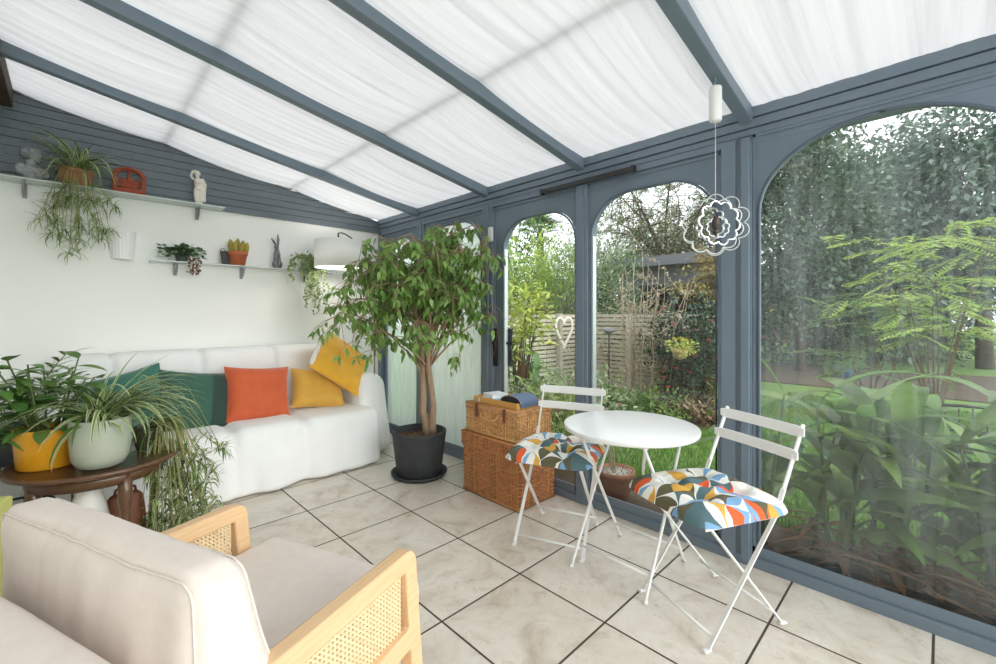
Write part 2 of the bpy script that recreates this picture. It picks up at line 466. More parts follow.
# roof: eaves beam, rafters, blind rods
RY = [-.28, .655, 1.60, 2.48, 3.42]
roof = MB()
roof.box(GX + .02, GX + .13, FY, WY, 2.10, 2.19)
ceil = struct(roof.build('ceiling', GREY, smooth=False))
for y in RY + [4.10]:
    r = MB(); w = .028 if y < 4 else .02
    x0, x1 = HX, GX - .005
    vs = []
    for x in (x0, x1):
        for dy in (-w, w):
            for dz in ((-.066, .035) if y < 4 else (.0, .035)): vs.append((x, y + dy, roofz(x) + dz))
    r.add(vs, [(0, 1, 3, 2), (4, 6, 7, 5), (0, 4, 5, 1), (2, 3, 7, 6), (0, 2, 6, 4), (1, 5, 7, 3)])
    r.build('rafter', GREY, ceil, smooth=False, bevel=.005)
for x in (.518, 1.42):
    for a, b in zip([FY] + RY, RY + [4.10]):
        q = MB(); q.bar((x, a + .03, roofz(x) + .034), (x, b - .03, roofz(x) + .034), .028, .012); q.build('glazing_bar', GREY, ceil, smooth=False)

edges = [FY] + RY + [4.10]
bl = ['white gathered roof blind in the bay over the camera', 'white gathered roof blind over the hazy right window, past the hanging white tube',
      'white gathered roof blind over the arched window with the hanging spinner', 'white gathered roof blind over the glass door',
      'white gathered roof blind over the ficus', 'narrow cream-white roof blind next to the grey boarded gable']
for i in range(1, 6):
    y0, y1 = edges[i] + .029, edges[i + 1] - (.029 if i < 5 else -.012)
    sd = i * 13.7
    segs = [(-.262, .518), (.518, 1.42), (1.42, GX - .01)]
    def f(u, v, y0=y0, y1=y1, sd=sd):
        x = -.262 + u * (GX - .01 + .262); y = y0 + v * (y1 - y0)
        for a, b in segs:
            if x <= b + 1e-6: break
        s = (x - a) / (b - a); g = 4 * s * (1 - s)
        yy = y + .035 * noise.noise((x * 1.3 + sd, y * 2, a * 5))
        wv = noise.noise((x * .55 + a * 9, yy * 24, sd)) * .0115 + noise.noise((x * .8, yy * 55, sd + 4)) * .006
        e = min(1, min(v, 1 - v) * 14)
        z = roofz(x) + .002 - .034 * g * (.35 + .65 * e) * (1 + .5 * noise.noise((sd, y * 5, a))) + wv * (.35 + .65 * min(1, g * 2.5))
        return (x, y, z)
    m_ = MB(); m_.grid(f, 84, 150)
    o = m_.build('roof_blind', BLIND)
    tag(o, bl[i], 'blind', 'roof blinds between the rafters')

# glazed wall ---------------------------------------------------------------
w = MB()
w.box(GX - .01, GX + .11, FY, WY, -.02, .045)                       # sill
w.box(GX - .016, GX + .1, FY, WY, 2.122, 2.170)
w.box(GX - .008, GX + .1, FY, WY, 2.078, 2.118)
w.box(GX + .002, GX + .1, FY, WY, 2.045, 2.075)
w.box(GX + .012, GX + .09, FY, WY, 2.0, 2.05)
w.box(GX - .004, GX + .1, .70, 4.06, 2.008, 2.042)
def post(y0, y1, x=GX - .012, grooves=()):
    w.box(x, GX + .1, y0, y1, .02, 2.02)
    for a, b, d in grooves: w.box(x - d, x, a, b, .02, 2.03)
post(.634, .772, GX - .004, ((.70, .766, .012), (.640, .676, .02)))
post(1.552, 1.638, GX - .008, ((1.575, 1.632, .006),))
post(2.405, 2.525, GX - .006, ((2.445, 2.50, .012),))
post(3.315, 3.425, GX - .006, ((3.34, 3.40, .012),))
post(4.05, 4.12, GX - .014)
post(-.43, -.30, GX - .01); post(-1.25, -1.2, GX)
wr = struct(w.build('wall_right', GREY, smooth=False, bevel=.003))

def arch_loop(ya, yb, zb, zt, rx, rz, n=14):
    """the opening, counter clockwise in (y, z)"""
    L = [(ya, zb), (yb, zb)]
    for i in range(n + 1):
        a = math.pi / 2 * i / n; L.append((yb - rx + rx * math.cos(a), zt - rz + rz * math.sin(a)))
    for i in range(n + 1):
        a = math.pi / 2 + math.pi / 2 * i / n; L.append((ya + rx + rx * math.cos(a), zt - rz + rz * math.sin(a)))
    return L
def ray_poly(c, an, P):
    d = (math.cos(an), math.sin(an)); best = None
    for i in range(len(P)):
        a = P[i]; b = P[(i + 1) % len(P)]
        ex, ey = b[0] - a[0], b[1] - a[1]; den = d[0] * ey - d[1] * ex
        if abs(den) < 1e-12: continue
        t = ((a[0] - c[0]) * ey - (a[1] - c[1]) * ex) / den; s = ((a[0] - c[0]) * d[1] - (a[1] - c[1]) * d[0]) / den
        if t > 0 and -1e-9 <= s <= 1 + 1e-9 and (best is None or t < best): best = t
    return (c[0] + d[0] * best, c[1] + d[1] * best)
def arch_panel(mb, rect, op, x0, x1):
    y0, y1, z0, z1 = rect; P = arch_loop(*op)
    c = ((op[0] + op[1]) / 2, (op[2] + op[3]) / 2)
    O = [(y0, z0), (y1, z0), (y1, z1), (y0, z1)]
    an = sorted(set(round(math.atan2(p[1] - c[1], p[0] - c[0]), 7) for p in P + O))
    n = len(an); I = [ray_poly(c, a, P) for a in an]; Q = [ray_poly(c, a, O) for a in an]
    vs = []
    for x in (x0, x1):
        vs += [(x, p[0], p[1]) for p in I] + [(x, p[0], p[1]) for p in Q]
    fs = []
    for i in range(n):
        j = (i + 1) % n
        fs += [(i, j, n + j, n + i), (2 * n + i, 3 * n + i, 3 * n + j, 2 * n + j),
               (i, 2 * n + i, 2 * n + j, j), (n + i, n + j, 3 * n + j, 3 * n + i)]
    mb.add(vs, fs)
def arch_pane(mb, op, x0, x1):
    f0 = len(mb.f)
    P = arch_loop(*op); n = len(P)
    mb.add([(x0, p[0], p[1]) for p in P] + [(x1, p[0], p[1]) for p in P],
           [tuple(range(n - 1, -1, -1)), tuple(range(n, 2 * n))] + [(i, (i + 1) % n, n + (i + 1) % n, n + i) for i in range(n)])
    mb.mi[f0] = 1          # the room side carries the condensation film
def window(name, rect, op, glass, bead=True, xo=0.0):
    m_ = MB(); x = GX + .014 + xo
    arch_panel(m_, rect, op, x, x + .055)
    y0, y1, z0, z1 = rect
    for a, b, c, d in ((y0, y1, z1 - .014, z1), (y0, y0 + .012, z0, z1), (y1 - .012, y1, z0, z1), (y0, y1, z0, z0 + .05)):
        m_.box(x - .008, x, a, b, c, d)
    f = struct(m_.build(name, GREY, smooth=False))
    fix_smooth(f, 40); 
    for p in f.data.polygons: p.use_smooth = True
    g = MB(); arch_pane(g, (op[0] - .004, op[1] + .004, op[2] - .004, op[3] + .004, op[4], op[5]), x + .034, x + .040); g.build('glass_pane', [GLASS, glass], f, smooth=False)
    b = MB(); P = arch_loop(op[0] + .006, op[1] - .006, op[2], op[3] - .006, op[4], op[5])
    b.tube([(x - .002, p[0], p[1]) for p in P], .007, 6, close=True); b.build('glazing_bead', GREYBEAD, f)
    if bead:
        b = MB(); b.box(x - .004, x + .03, op[1] - .022, op[1] - .004, op[2] + .02, op[3] - op[5]); b.build('metal_strip', SILVER, f, smooth=False)
    return f
window('window_1', (-.30, .632, .045, 2.045), (-.262, .613, .05, 2.012, .437, .325), GLASSHAZE, bead=False)
window('window_2', (.772, 1.55, .045, 2.0), (.792, 1.541, .06, 1.917, .25, .24), GLASS)
d = window('door_1', (1.64, 2.405, .045, 2.0), (1.646, 2.312, .07, 1.888, .22, .21), GLASS)
window('window_3', (2.525, 3.315, .045, 2.0), (2.546, 3.29, .06, 1.965, .25, .24), GLASSWET, bead=False)
window('window_4', (3.425, 4.05, .045, 2.0), (3.44, 4.03, .06, 1.94, .22, .24), GLASSWET, bead=False)
window('window_5', (-1.2, -.43, .045, 2.0), (-1.17, -.46, .06, 1.92, .24, .24), GLASS, bead=False)  # unseen bay, given clear glass to let more light in
for yy, xx in ((2.375, GX - .002), (2.285, GX + .062)):
    h = MB(); h.box(xx - .006, xx + .006, yy - .022, yy + .022, .80, 1.085)
    h.box(xx - .035, xx - .006, yy - .008, yy + .008, .965, .985)
    h.build('door_handle', DARKHANDLE, d, smooth=False, bevel=.003)

# small fixtures on the walls --------------------------------------------------
h = MB(); h.box(GX - .038, GX - .012, 1.225, 1.905, 2.005, 2.032); h.box(GX - .042, GX - .008, 1.22, 1.24, 1.999, 2.036); h.box(GX - .042, GX - .008, 1.89, 1.91, 1.999, 2.036)
tag(h.build('curtain_track', M('black_track', (.035, .033, .035), .35), smooth=False, bevel=.002), 'thin black track fixed on the grey header above the glass door', 'track')
t = thing('door_sensor', 'small white alarm sensor at the top corner of the glass door', 'sensor', (GX - .018, 2.412, 1.80))
h = MB(); h.box(-.014, .012, -.018, .018, -.055, .055); h.build('sensor_body', WHITEPL, t, smooth=False, bevel=.005)
h = MB(); h.box(-.016, .0, -.03, -.022, -.05, .02); h.build('magnet', WHITEPL, t, smooth=False, bevel=.002)

t = thing('wall_light', 'white ribbed half-round wall light on plaster below the upper shelf', 'light', (.275, WY, 1.595))
h = MB()
def wl(u, v):
    a = math.pi * u; r = (.062 + .014 * v) * (1 + .035 * abs(math.sin(a * 11)))
    return (-r * math.cos(a), -r * .9 * math.sin(a) - .001, -.01 + v * .2)
h.grid(wl, 132, 6); h.build('lamp_shade', M('white_ceramic', S(240, 240, 240), .35), t)
h = MB(); h.box(-.055, .055, -.012, .0, .02, .16); h.build('back_plate', WHITEPL, t, smooth=False)

def shelf(name, label, x0, x1, z, depth, brx):
    t = thing(name, label, 'shelf', ((x0 + x1) / 2, WY, z))
    c = (x0 + x1) / 2
    g = MB(); g.box(x0 - c, x1 - c, -depth - .002, -.002, -.008, 0); g.build('glass_board', GLASSSHELF, t, smooth=False, bevel=.002)
    for bx in brx:
        b = MB(); b.tube([(bx - c, -.006, -.075), (bx - c, -.02, -.085), (bx - c, -.045, -.07), (bx - c, -.075, -.035), (bx - c, -.11, -.0165)], [.010, .012, .0115, .010, .007], 10)
        b.box(bx - c - .011, bx - c + .011, -.012, -.001, -.10, .0)
        b.build('bracket', M('brushed_steel', S(150, 152, 152), .35, metal=.8), t, bevel=.002)
    return t
SH1 = 2.034; SH2 = 1.588
shelf('glass_shelf', 'longer upper glass shelf along the foot of the grey boarding', -.36, .88, SH1, .17, (-.20, .72))
shelf('glass_shelf', 'lower glass shelf with cactus and small trailing plants', .42, 1.80, SH2, .145, (.58, 1.03, 1.55))
# ------------------------------------------------------------------ soft shapes
def soft_box(mb, h, r, n=(16, 16, 10), bulge=(0, 0, 0), fn=None):
    """rounded cuboid of half sizes h: faces bulge outwards; fn reshapes each point"""
    hx, hy, hz = h
    def put(a, b, sgn, ax):
        q = [0, 0, 0]; i, j = [k for k in range(3) if k != ax]
        q[i] = a; q[j] = b; q[ax] = sgn
        p = V((q[0] * hx, q[1] * hy, q[2] * hz))
        c = V((max(-hx + r, min(hx - r, p.x)), max(-hy + r, min(hy - r, p.y)), max(-hz + r, min(hz - r, p.z))))
        d = p - c
        if d.length > 1e-7: p = c + d.normalized() * min(r, d.length if False else r)
        p.x += bulge[0] * q[0] * (1 - q[1] ** 2) * (1 - q[2] ** 2)
        p.y += bulge[1] * q[1] * (1 - q[0] ** 2) * (1 - q[2] ** 2)
        p.z += bulge[2] * q[2] * (1 - q[0] ** 2) * (1 - q[1] ** 2)
        return fn(p) if fn else p
    def spread(t, L):                       # more rows near the rounded edges
        return t
    bm = {}
    vs = []; fs = []
    def vid(p):
        k = (round(p[0], 5), round(p[1], 5), round(p[2], 5))
        if k not in bm: bm[k] = len(vs); vs.append(p)
        return bm[k]
    for ax in range(3):
        i, j = [k for k in range(3) if k != ax]
        for sgn in (-1, 1):
            ids = [[vid(put(-1 + 2 * a / n[i], -1 + 2 * b / n[j], sgn, ax)) for b in range(n[j] + 1)] for a in range(n[i] + 1)]
            for a in range(n[i]):
                for b in range(n[j]):
                    f = (ids[a][b], ids[a + 1][b], ids[a + 1][b + 1], ids[a][b + 1])
                    if (sgn > 0) != (ax == 1): pass
                    else: f = f[::-1]
                    if len(set(f)) > 2: fs.append(tuple(dict.fromkeys(f)))
    mb.add(vs, fs)

def pillow(mb, w, h, t, sd=0, pinch=.07, n=26, wr=.006, tuft=None):
    """square cushion in the x-z plane, thickness along y"""
    def fn(side):
        def g(u, v):
            a = u * 2 - 1; b = v * 2 - 1
            x = a * w / 2 * (1 - pinch * (1 - b * b) * abs(a)); z = b * h / 2 * (1 - pinch * (1 - a * a) * abs(b))
            e = (1 - a ** 4) * (1 - b ** 4); e = max(e, 0) ** .55
            y = side * t / 2 * e
            k = noise.noise((x * 9 + sd, z * 9, side * 3)) + .5 * noise.noise((x * 24, z * 15 + sd, 1))
            y += wr * k * min(1, e * 2) * side
            return (x, y, z)
        return g
    mb.grid(fn(-1), n, n); 
    o = len(mb.f); mb.grid(fn(1), n, n)
    mb.f[o:] = [f[::-1] for f in mb.f[o:]]

def cushion(name, label, cat, mat, w, h, t, loc, rot, sd=0, hem=None, **k):
    m_ = MB(); pillow(m_, w, h, t, sd, **k)
    root = m_.build(name, mat); bmv = root.data
    root.location = loc; root.rotation_euler = rot
    return tag(root, label, cat)

# ------------------------------------------------------------------ sofa
sofa = thing('sofa', 'white throw-covered three-seat sofa along the white wall', 'sofa', (.85, 3.63, 0))
ox, oy = .85, 3.63
def gz(x, c, s=.03): return math.exp(-((x - c) / s) ** 2)
def seat_fn(p):
    x, y, z = p.x + ox, p.y + oy, p.z + .215
    cr = gz(x, .76, .035) + gz(x, 1.22, .035)
    fr = max(0, (3.5 - y) / .3); fr = min(1, fr)
    low = 1 - max(0, min(1, z / .41))
    top = max(0, min(1, (z - .26) / .14)); z -= .028 * cr * top
    y += fr * (.03 * cr * (1 - low * .4) - .06 * low + .05 * low * noise.noise((x * 4.6, 3, 1)) + .012 * low * math.sin(x * 23) + .008 * noise.noise((x * 13, z * 3, 2)))
    z += .008 * noise.noise((x * 4, y * 5, 0)) * top
    z = max(z, .006 + .02 * max(0, noise.noise((x * 2.2, 7, 3))) * fr * (low > .9))
    return V((x - ox, y - oy, z))
m_ = MB(); soft_box(m_, (.95, .43, .215), .05, (110, 30, 24), (0, .02, .015), seat_fn); m_.build('seat_cover', SOFAW, sofa)
def back_fn(p):
    x, y, z = p.x + .85, p.y + 3.94, p.z + .66
    cr = gz(x, .70, .022) + gz(x, 1.20, .022) + gz(x, .2, .022)
    z -= .02 * cr * max(0, min(1, (z - .72) / .16)); y += .03 * cr * (y < 3.95)
    y += (z - .66) * .14 + .006 * noise.noise((x * 6, z * 5, 3)) * (y < 4)
    y = min(y, 4.105)
    return V((x - ox, y - oy, z))
m_ = MB(); soft_box(m_, (.92, .13, .265), .06, (110, 8, 26), (0, .012, .006), back_fn); m_.build('backrest_cover', SOFAW, sofa)
def arm_fn(cx, side):
    def f(p):
        x, y, z = p.x + cx, p.y + 3.73, p.z + .34
        low = 1 - max(0, min(1, z / .62))
        d = V((x - cx, (y - 3.73) * .36)); an = math.atan2(d.y, d.x)
        out = low * (.065 + .026 * math.sin(an * 13 + 1.5 * noise.noise((z * 3, an * 2, 1)))) + .012 * noise.noise((an * 4, z * 4, 2)) * (low + .3)
        if d.length > .02:
            d.normalize(); x += d.x * out * (1 if d.x * side > 0 else .25); y += d.y * out * (1 if y < 3.9 else 0)
        z = max(z, .008); z += .012 * noise.noise((x * 8, y * 6, 5)) * (z > .5)
        return V((x - ox, min(y, 4.10) - oy, z))
    return f
for cx, sd in ((1.85, 1), (-.13, -1)):
    m_ = MB(); soft_box(m_, (.14, .34, .335), .11, (16, 34, 30), (0, 0, .01), arm_fn(cx, sd)); m_.build('armrest_cover', SOFAW, sofa)

def velvet(name, c, c2): return M(name, c, .75, c2, 12, bump=.06, bs=300, sheen=.35)
ORANGE = velvet('orange_velvet', S(204, 92, 44), S(188, 80, 38)); YEL = velvet('yellow_velvet', S(236, 178, 48), S(224, 164, 40)); MUST = velvet('mustard_cotton', S(216, 168, 66), S(204, 156, 58))
GREEN = velvet('green_velvet', S(46, 92, 74), S(38, 80, 64)); GREEND = velvet('dark_green_velvet', S(28, 62, 52), S(24, 54, 46)); TEAL = velvet('teal_velvet', S(52, 116, 98), S(44, 100, 86))
cushion('cushion', 'orange velvet square cushion upright in the middle of the sofa', 'cushion', ORANGE, .45, .41, .15, (1.005, 3.56, .605), (R(-20), R(5), R(2)), 1)
g = MB(); pillow(g, .45, .42, .15, 5)
for i, f in enumerate(g.f):
    g.mi[i] = 1 if sum(g.v[k][0] for k in f) / len(f) > .088 else 0
o = g.build('cushion', [GREEN, GREEND]); o.location = (.61, 3.56, .605); o.rotation_euler = (R(-22), R(9), R(4))
tag(o, 'dark green two-tone cushion between the orange cushion and the teal one', 'cushion')
cushion('cushion', 'teal cushion at the left end of the sofa behind the spider plant', 'cushion', TEAL, .44, .41, .14, (.26, 3.60, .63), (R(-18), R(-14), R(-4)), 9)
cushion('cushion', 'mustard cushion leaning under the yellow folded one at the right end of the sofa', 'cushion', MUST, .42, .34, .16, (1.465, 3.60, .585), (R(-30), R(7), R(-6)), 12)
t = thing('cushion', 'bright yellow cushion in an open cover, corner up at the sofa right arm', 'cushion', (1.645, 3.56, .785))
y_ = MB(); pillow(y_, .50, .44, .13, 21, wr=.014); q = y_.build('cover', YEL, t); q.rotation_euler = (R(-36), R(36), R(-6))
y_ = MB(); pts = [(-.24 + .06 * noise.noise((i, 0, 0)) * .2 + .0 * i, -.012 + .006 * math.sin(i * 2.1), -.21 + i * .032) for i in range(14)]
y_.tube([(x, yy - .01, z) for x, yy, z in pts], [.006] + [.013] * 12 + [.006], 8, flat=1.6); q2 = y_.build('white_lining', M('white_fleece', S(238, 232, 222), .95), q); q2['label'] = 'white lining showing at the open edge'

# ------------------------------------------------------------------ armchair
F = V((.932, .362, 0)); Wd = V((-.362, .932, 0))
ac = V((.638, .960, 0)) - F * .35 + Wd * .345
arm = thing('armchair', 'beech armchair with cane side panels and pale beige cushions, nearest to the camera', 'armchair', ac, math.atan2(F.y, F.x))
def ring2d(mb, O, I, c, fn):
    an = sorted(set(round(math.atan2(p[1] - c[1], p[0] - c[0]), 7) for p in O + I)); n = len(an)
    Q = [ray_poly(c, a, O) for a in an]; P = [ray_poly(c, a, I) for a in an]; vs = []
    for d in (0, 1): vs += [fn(p, d) for p in P] + [fn(p, d) for p in Q]
    fs = []
    for i in range(n):
        j = (i + 1) % n
        fs += [(i, j, n + j, n + i), (2 * n + i, 3 * n + i, 3 * n + j, 2 * n + j), (i, 2 * n + i, 2 * n + j, j), (n + i, n + j, 3 * n + j, 3 * n + i)]
    mb.add(vs, fs)
AT = .588
def rrect(x0, x1, z0, z1, r, corners=(0, 0, 1, 1)):
    P = []
    for k, (cx, cz, a0) in enumerate(((x0 + r, z0 + r, 180), (x1 - r, z0 + r, 270), (x1 - r, z1 - r, 0), (x0 + r, z1 - r, 90))):
        if corners[k]:
            for i in range(7): a = R(a0 + 15 * i); P.append((cx + r * math.cos(a), cz + r * math.sin(a)))
        else: P.append((x0 if k in (0, 3) else x1, z0 if k < 2 else z1))
    return P
for s in (-1, 1):
    y0 = s * .345; y1 = s * .307
    f = MB()
    ring2d(f, rrect(-.36, .36, .335, AT, .035), rrect(-.315, .315, .385, AT - .048, .01), (0, .46), lambda p, d: (p[0] + (AT - p[1]) * .10 * max(0, min(1, (p[0] - .2) / .1)), y0 + (y1 - y0) * d, p[1]))
    fr = f.build('arm_frame', WOODLT, arm, bevel=.005); fix_smooth(fr, 30)
    for x in (.337, -.337):
        l = MB(); l.box(x - .023, x + .023, min(y0, y1), max(y0, y1), 0, .336); l.v = [(p[0] + ((AT - p[2]) * .10 if x > 0 else 0), p[1], p[2]) for p in l.v]; l.build('leg', WOODLT, arm, smooth=False, bevel=.005)
    c = MB(); ym = (y0 + y1) / 2; P = .0115
    x0, x1, z0, z1 = -.318, .318, .382, AT - .045
    nx = int((x1 - x0) / P); nz = int((z1 - z0) / P)
    for i in range(nx + 1):
        x = x0 + i * P
        for dx in (-.0016, .0016): c.box(x + dx - .0013, x + dx + .0013, ym - .001, ym + .0005, z0, z1)
    for i in range(nz + 1):
        z = z0 + i * P
        for dz in (-.0016, .0016): c.box(x0, x1, ym - .0005, ym + .001, z + dz - .0013, z + dz + .0013)
    H = z1 - z0
    for i in range(-nz - 1, nx + 2):
        for sg in (1, -1):
            xa = x0 + (i + .5) * P; a = (xa, z0) if sg > 0 else (xa + H, z0); b = (xa + H, z1) if sg > 0 else (xa, z1)
            ta, tb = 0, 1
            dx = b[0] - a[0]
            ts = sorted(((x0 - a[0]) / dx, (x1 - a[0]) / dx)); ta = max(0, ts[0]); tb = min(1, ts[1])
            if tb - ta < .02: continue
            p = (a[0] + dx * ta, ym + .0012 * sg, a[1] + H * ta); q = (a[0] + dx * tb, ym + .0012 * sg, a[1] + H * tb)
            c.bar(p, q, .0008, .0030, up=(-(q[2] - p[2]), 0, q[0] - p[0]))
    c.build('cane_panel', CANE, fr, smooth=False)
f = MB(); f.box(-.34, .34, -.307, .307, .27, .30); f.box(-.355, -.325, -.307, .307, .30, .62); f.box(.30, .335, -.307, .307, .235, .30)
f.build('seat_frame', WOODLT, arm, smooth=False, bevel=.004)
def seat_f(p):
    q = V((p.x + .10, p.y, p.z + .375)); 
    if q.x > .3: q.y *= 1 + .0 * q.x
    q.z += .004 * noise.noise((q.x * 7, q.y * 7, 2)); return q
m_ = MB(); soft_box(m_, (.36, .302, .075), .035, (36, 30, 10), (.006, 0, .012), seat_f); sc = m_.build('seat_cushion', LINEN, arm)
def bc_f(p):
    x, y, z = p
    tz = (z + .19) / .38
    x *= 1.15 - .58 * tz
    y *= 1 + .02 * (1 - tz)
    x += .005 * noise.noise((y * 6, z * 9, 3)) + .005 * noise.noise((y * 22, z * 5, 8))
    z += .006 * noise.noise((x * 6, y * 5, 1)) + (.006 * math.sin(z * 75 + y * 9) * noise.noise((z * 9, x * 30, 5)) if abs(y) > .25 else 0) - .012 * (abs(y) / .3) ** 2 * (tz > .7) * 0
    return V((x - .112 - (z + .0) * .16, y + .010, z + .602))
m_ = MB(); soft_box(m_, (.08, .334, .185), .045, (14, 40, 28), (.03, .012, .012), bc_f); bcu = m_.build('back_cushion', LINEN, arm)
p_ = MB()
for sx in (-1, 1):
    pts = []
    for i in range(41):
        t_ = i / 40 * 2 - 1
        pts.append(bc_f(V((sx * .0685, t_ * .298, .1745))))
    L_ = [bc_f(V((sx * .068, -.322, -.15 + .30 * i / 12))) for i in range(13)]; R_ = [bc_f(V((sx * .068, .322, .15 - .30 * i / 12))) for i in range(13)]
    p_.tube(L_ + [bc_f(V((sx * .068, -.316, .164)))] + pts + [bc_f(V((sx * .068, .316, .164)))] + R_, .0022, 6)
p_.build('piping', LINEN, bcu)
def bp_f(p): return V((p.x - .285 - (p.z) * .06, p.y, p.z + .50 + .004 * noise.noise((p.y * 5, p.x * 9, 4))))
m_ = MB(); soft_box(m_, (.055, .302, .205), .035, (8, 28, 18), (.012, 0, .01), bp_f); m_.build('back_pad', LINEN, arm)

# ------------------------------------------------------------------ bistro set
TZ = .668
tb = thing('bistro_table', 'round white folding bistro table between the two patterned-cushion chairs', 'table', (1.907, 1.045, 0))
m_ = MB(); m_.lathe([(0, TZ - .012), (.298, TZ - .010), (.300, TZ - .021), (.304, TZ - .022), (.309, TZ - .018), (.310, TZ - .005), (.308, TZ - .001), (.303, TZ), (0, TZ)], 64); m_.build('tabletop', WHITEMETAL, tb)
def leg_frame(x0, x1, hw, inner):
    for s in (-1, 1):
        l = MB(); l.tube([(x0, s * hw, .004), (x0 + (x1 - x0) * .03, s * hw, .03), (x0 + (x1 - x0) * .5, s * hw, TZ * .5), (x1, s * (hw - .01), TZ - .022)], .0075, 8)
        l.tube([(x0 - .012 * (1 if x0 > 0 else -1) * -1, s * hw, .006), (x0, s * hw, .006)], [.006, .012], 8)
        l.build('leg', WHITEMETAL, tb)
    for q in (.13, .93):
        b = MB(); xx = x0 + (x1 - x0) * q
        b.tube([(xx, -hw, TZ * q), (xx, hw, TZ * q)], .006, 8); b.build('stretcher', WHITEMETAL, tb)
leg_frame(-.207, .19, .185, 0); leg_frame(.207, -.185, .190 - .02, 1)
b = MB(); b.tube([(.05, -.06, TZ - .03), (.06, -.05, TZ - .12), (.045, -.045, TZ - .2), (.075, -.03, TZ - .27)], [.006, .009, .008, .006], 8, flat=.5); b.build('locking_catch', WHITEMETAL, tb)

def bistro_chair(label):
    t = thing('bistro_chair', label, 'chair', (0, 0, 0), 0, 'white bistro chairs')
    hw = .178; SZ = .43
    for s in (-1, 1):
        l = MB()
        x = s * hw
        l.bar((x, .186, .012), (x, -.135, SZ), .006, .016, up=(1, 0, 0)); l.bar((x, -.135, SZ), (x, -.18, .53), .007, .018, up=(1, 0, 0))
        l.bar((x, -.18, .525), (x, -.285, .765), .016, .006, up=(1, 0, 0))
        l.tube([(x, .176, .008), (x, .206, .007)], [.009, .013], 8, flat=.5)
        l.build('back_leg', WHITEMETAL, t, smooth=False)
        l = MB(); x = s * (hw - .016)
        l.bar((x, -.186, .012), (x, .165, SZ), .006, .016, up=(1, 0, 0)); l.tube([(x, -.176, .008), (x, -.206, .007)], [.009, .013], 8, flat=.5)
        l.ball((s * (hw + .006), .008, .234), .006, 8, 6)
        l.build('front_leg', WHITEMETAL, t, smooth=False)
    b = MB(); b.tube([(-hw, .156, .04), (hw, .156, .04)], .0055, 8); b.build('stretcher', WHITEMETAL, t)
    b = MB(); b.tube([(-hw, -.12, .078), (hw, -.12, .078)], .0055, 8); b.build('stretcher', WHITEMETAL, t)
    b = MB()
    for s in (-1, 1): b.bar((s * (hw - .008), -.165, SZ), (s * (hw - .008), .19, SZ), .006, .018)
    for k in range(7):
        y = -.15 + k * .055; b.box(-hw, hw, y - .019, y + .019, SZ + .006, SZ + .012)
    b.build('seat', WHITEMETAL, t, smooth=False, bevel=.002)
    for z, y in ((.738, -.272), (.652, -.237)):
        b = MB(); P = rrect(-hw - .022, hw + .022, -.022, .022, .008, (1, 1, 1, 1)); n = len(P)
        c = lambda px: -.010 * (1 - (px / hw) ** 2)
        vs = [(px, y + .006 + c(px), z + pz) for px, pz in P] + [(px, y + .014 + c(px), z + pz) for px, pz in P]
        N = 12; vs = []; fs = []
        for i in range(N + 1):
            u = -1 + 2 * i / N; px = u * (hw + .02); e = .022 if abs(u) < .99 else .016
            for yy, zz in ((0, -e), (.008, -e), (.008, e), (0, e)): vs.append((px, y + .004 + yy - .012 * (1 - u * u), z + zz - .42 * 0))
        for i in range(N):
            for k in range(4): fs.append((i * 4 + k, i * 4 + (k + 1) % 4, i * 4 + 4 + (k + 1) % 4, i * 4 + 4 + k))
        fs += [(3, 2, 1, 0), (N * 4, N * 4 + 1, N * 4 + 2, N * 4 + 3)]
        b.add(vs, fs); sl = b.build('back_slat', WHITEMETAL, t, smooth=False, bevel=.003)
    return t
def chair_pad(label):
    m_ = MB(); w = .455; tu = [(-.085, -.085), (.085, -.085), (-.085, .085), (.085, .085), (0, 0)]
    def fn(side):
        def g(u, v):
            a = u * 2 - 1; b = v * 2 - 1
            k = max(abs(a), abs(b)); s_ = k / max(1e-6, (abs(a) ** 6 + abs(b) ** 6) ** (1 / 6)) if k > 1e-6 else 1
            x = a * w / 2 * s_; y = b * w / 2 * s_
            e = max(0, 1 - k ** 3.2) ** .5
            wob = 1 + .02 * noise.noise((a * 2.5, b * 2.5, 7)) * k
            x *= wob; y *= wob
            z = (.058 if side > 0 else .020) * e
            if side > 0:
                for tx, ty in tu: z -= .034 * math.exp(-((x - tx) ** 2 + (y - ty) ** 2) / .0012)
                for p, q in ((-.085, 0), (.085, 0)):
                    z -= .012 * math.exp(-((x - p) / .02) ** 2) * e * (abs(y) < .15); z -= .012 * math.exp(-((y - p) / .02) ** 2) * e * (abs(x) < .15)
                z += .010 * noise.noise((x * 11, y * 11, 3)) * e + .004 * noise.noise((x * 30, y * 30, 1)) * e
            return (x, y, z * side + .020 - .006 * k ** 6)
        return g
    m_.grid(fn(1), 56, 56); o = len(m_.f); m_.grid(fn(-1), 56, 56); m_.f[o:] = [f[::-1] for f in m_.f[o:]]
    o = m_.build('seat_pad', PATCH)
    return tag(o, label, 'cushion', 'patterned seat pads')
ch = bistro_chair('white folding bistro chair right of the round table, in front of the grey post')
ch.location = (1.854, .662, 0); ch.rotation_euler = (0, 0, R(64.7))
c2 = dup(ch, (1.888, 1.454, 0), R(110.4), 'white folding bistro chair left of the round table, beside the wicker hampers')
def on_chair(o, c, rz, dy=.035):
    o.location = (c[0] - math.sin(rz) * dy, c[1] + math.cos(rz) * dy, .443); o.rotation_euler = (0, 0, rz)
p1 = chair_pad('multicoloured patterned tufted seat pad on the right bistro chair'); on_chair(p1, (1.854, .662), R(64.7))
p2 = p1.copy(); COL.objects.link(p2); p2['label'] = 'multicoloured patterned tufted seat pad on the left bistro chair, by the hampers'; on_chair(p2, (1.888, 1.454), R(110.4))

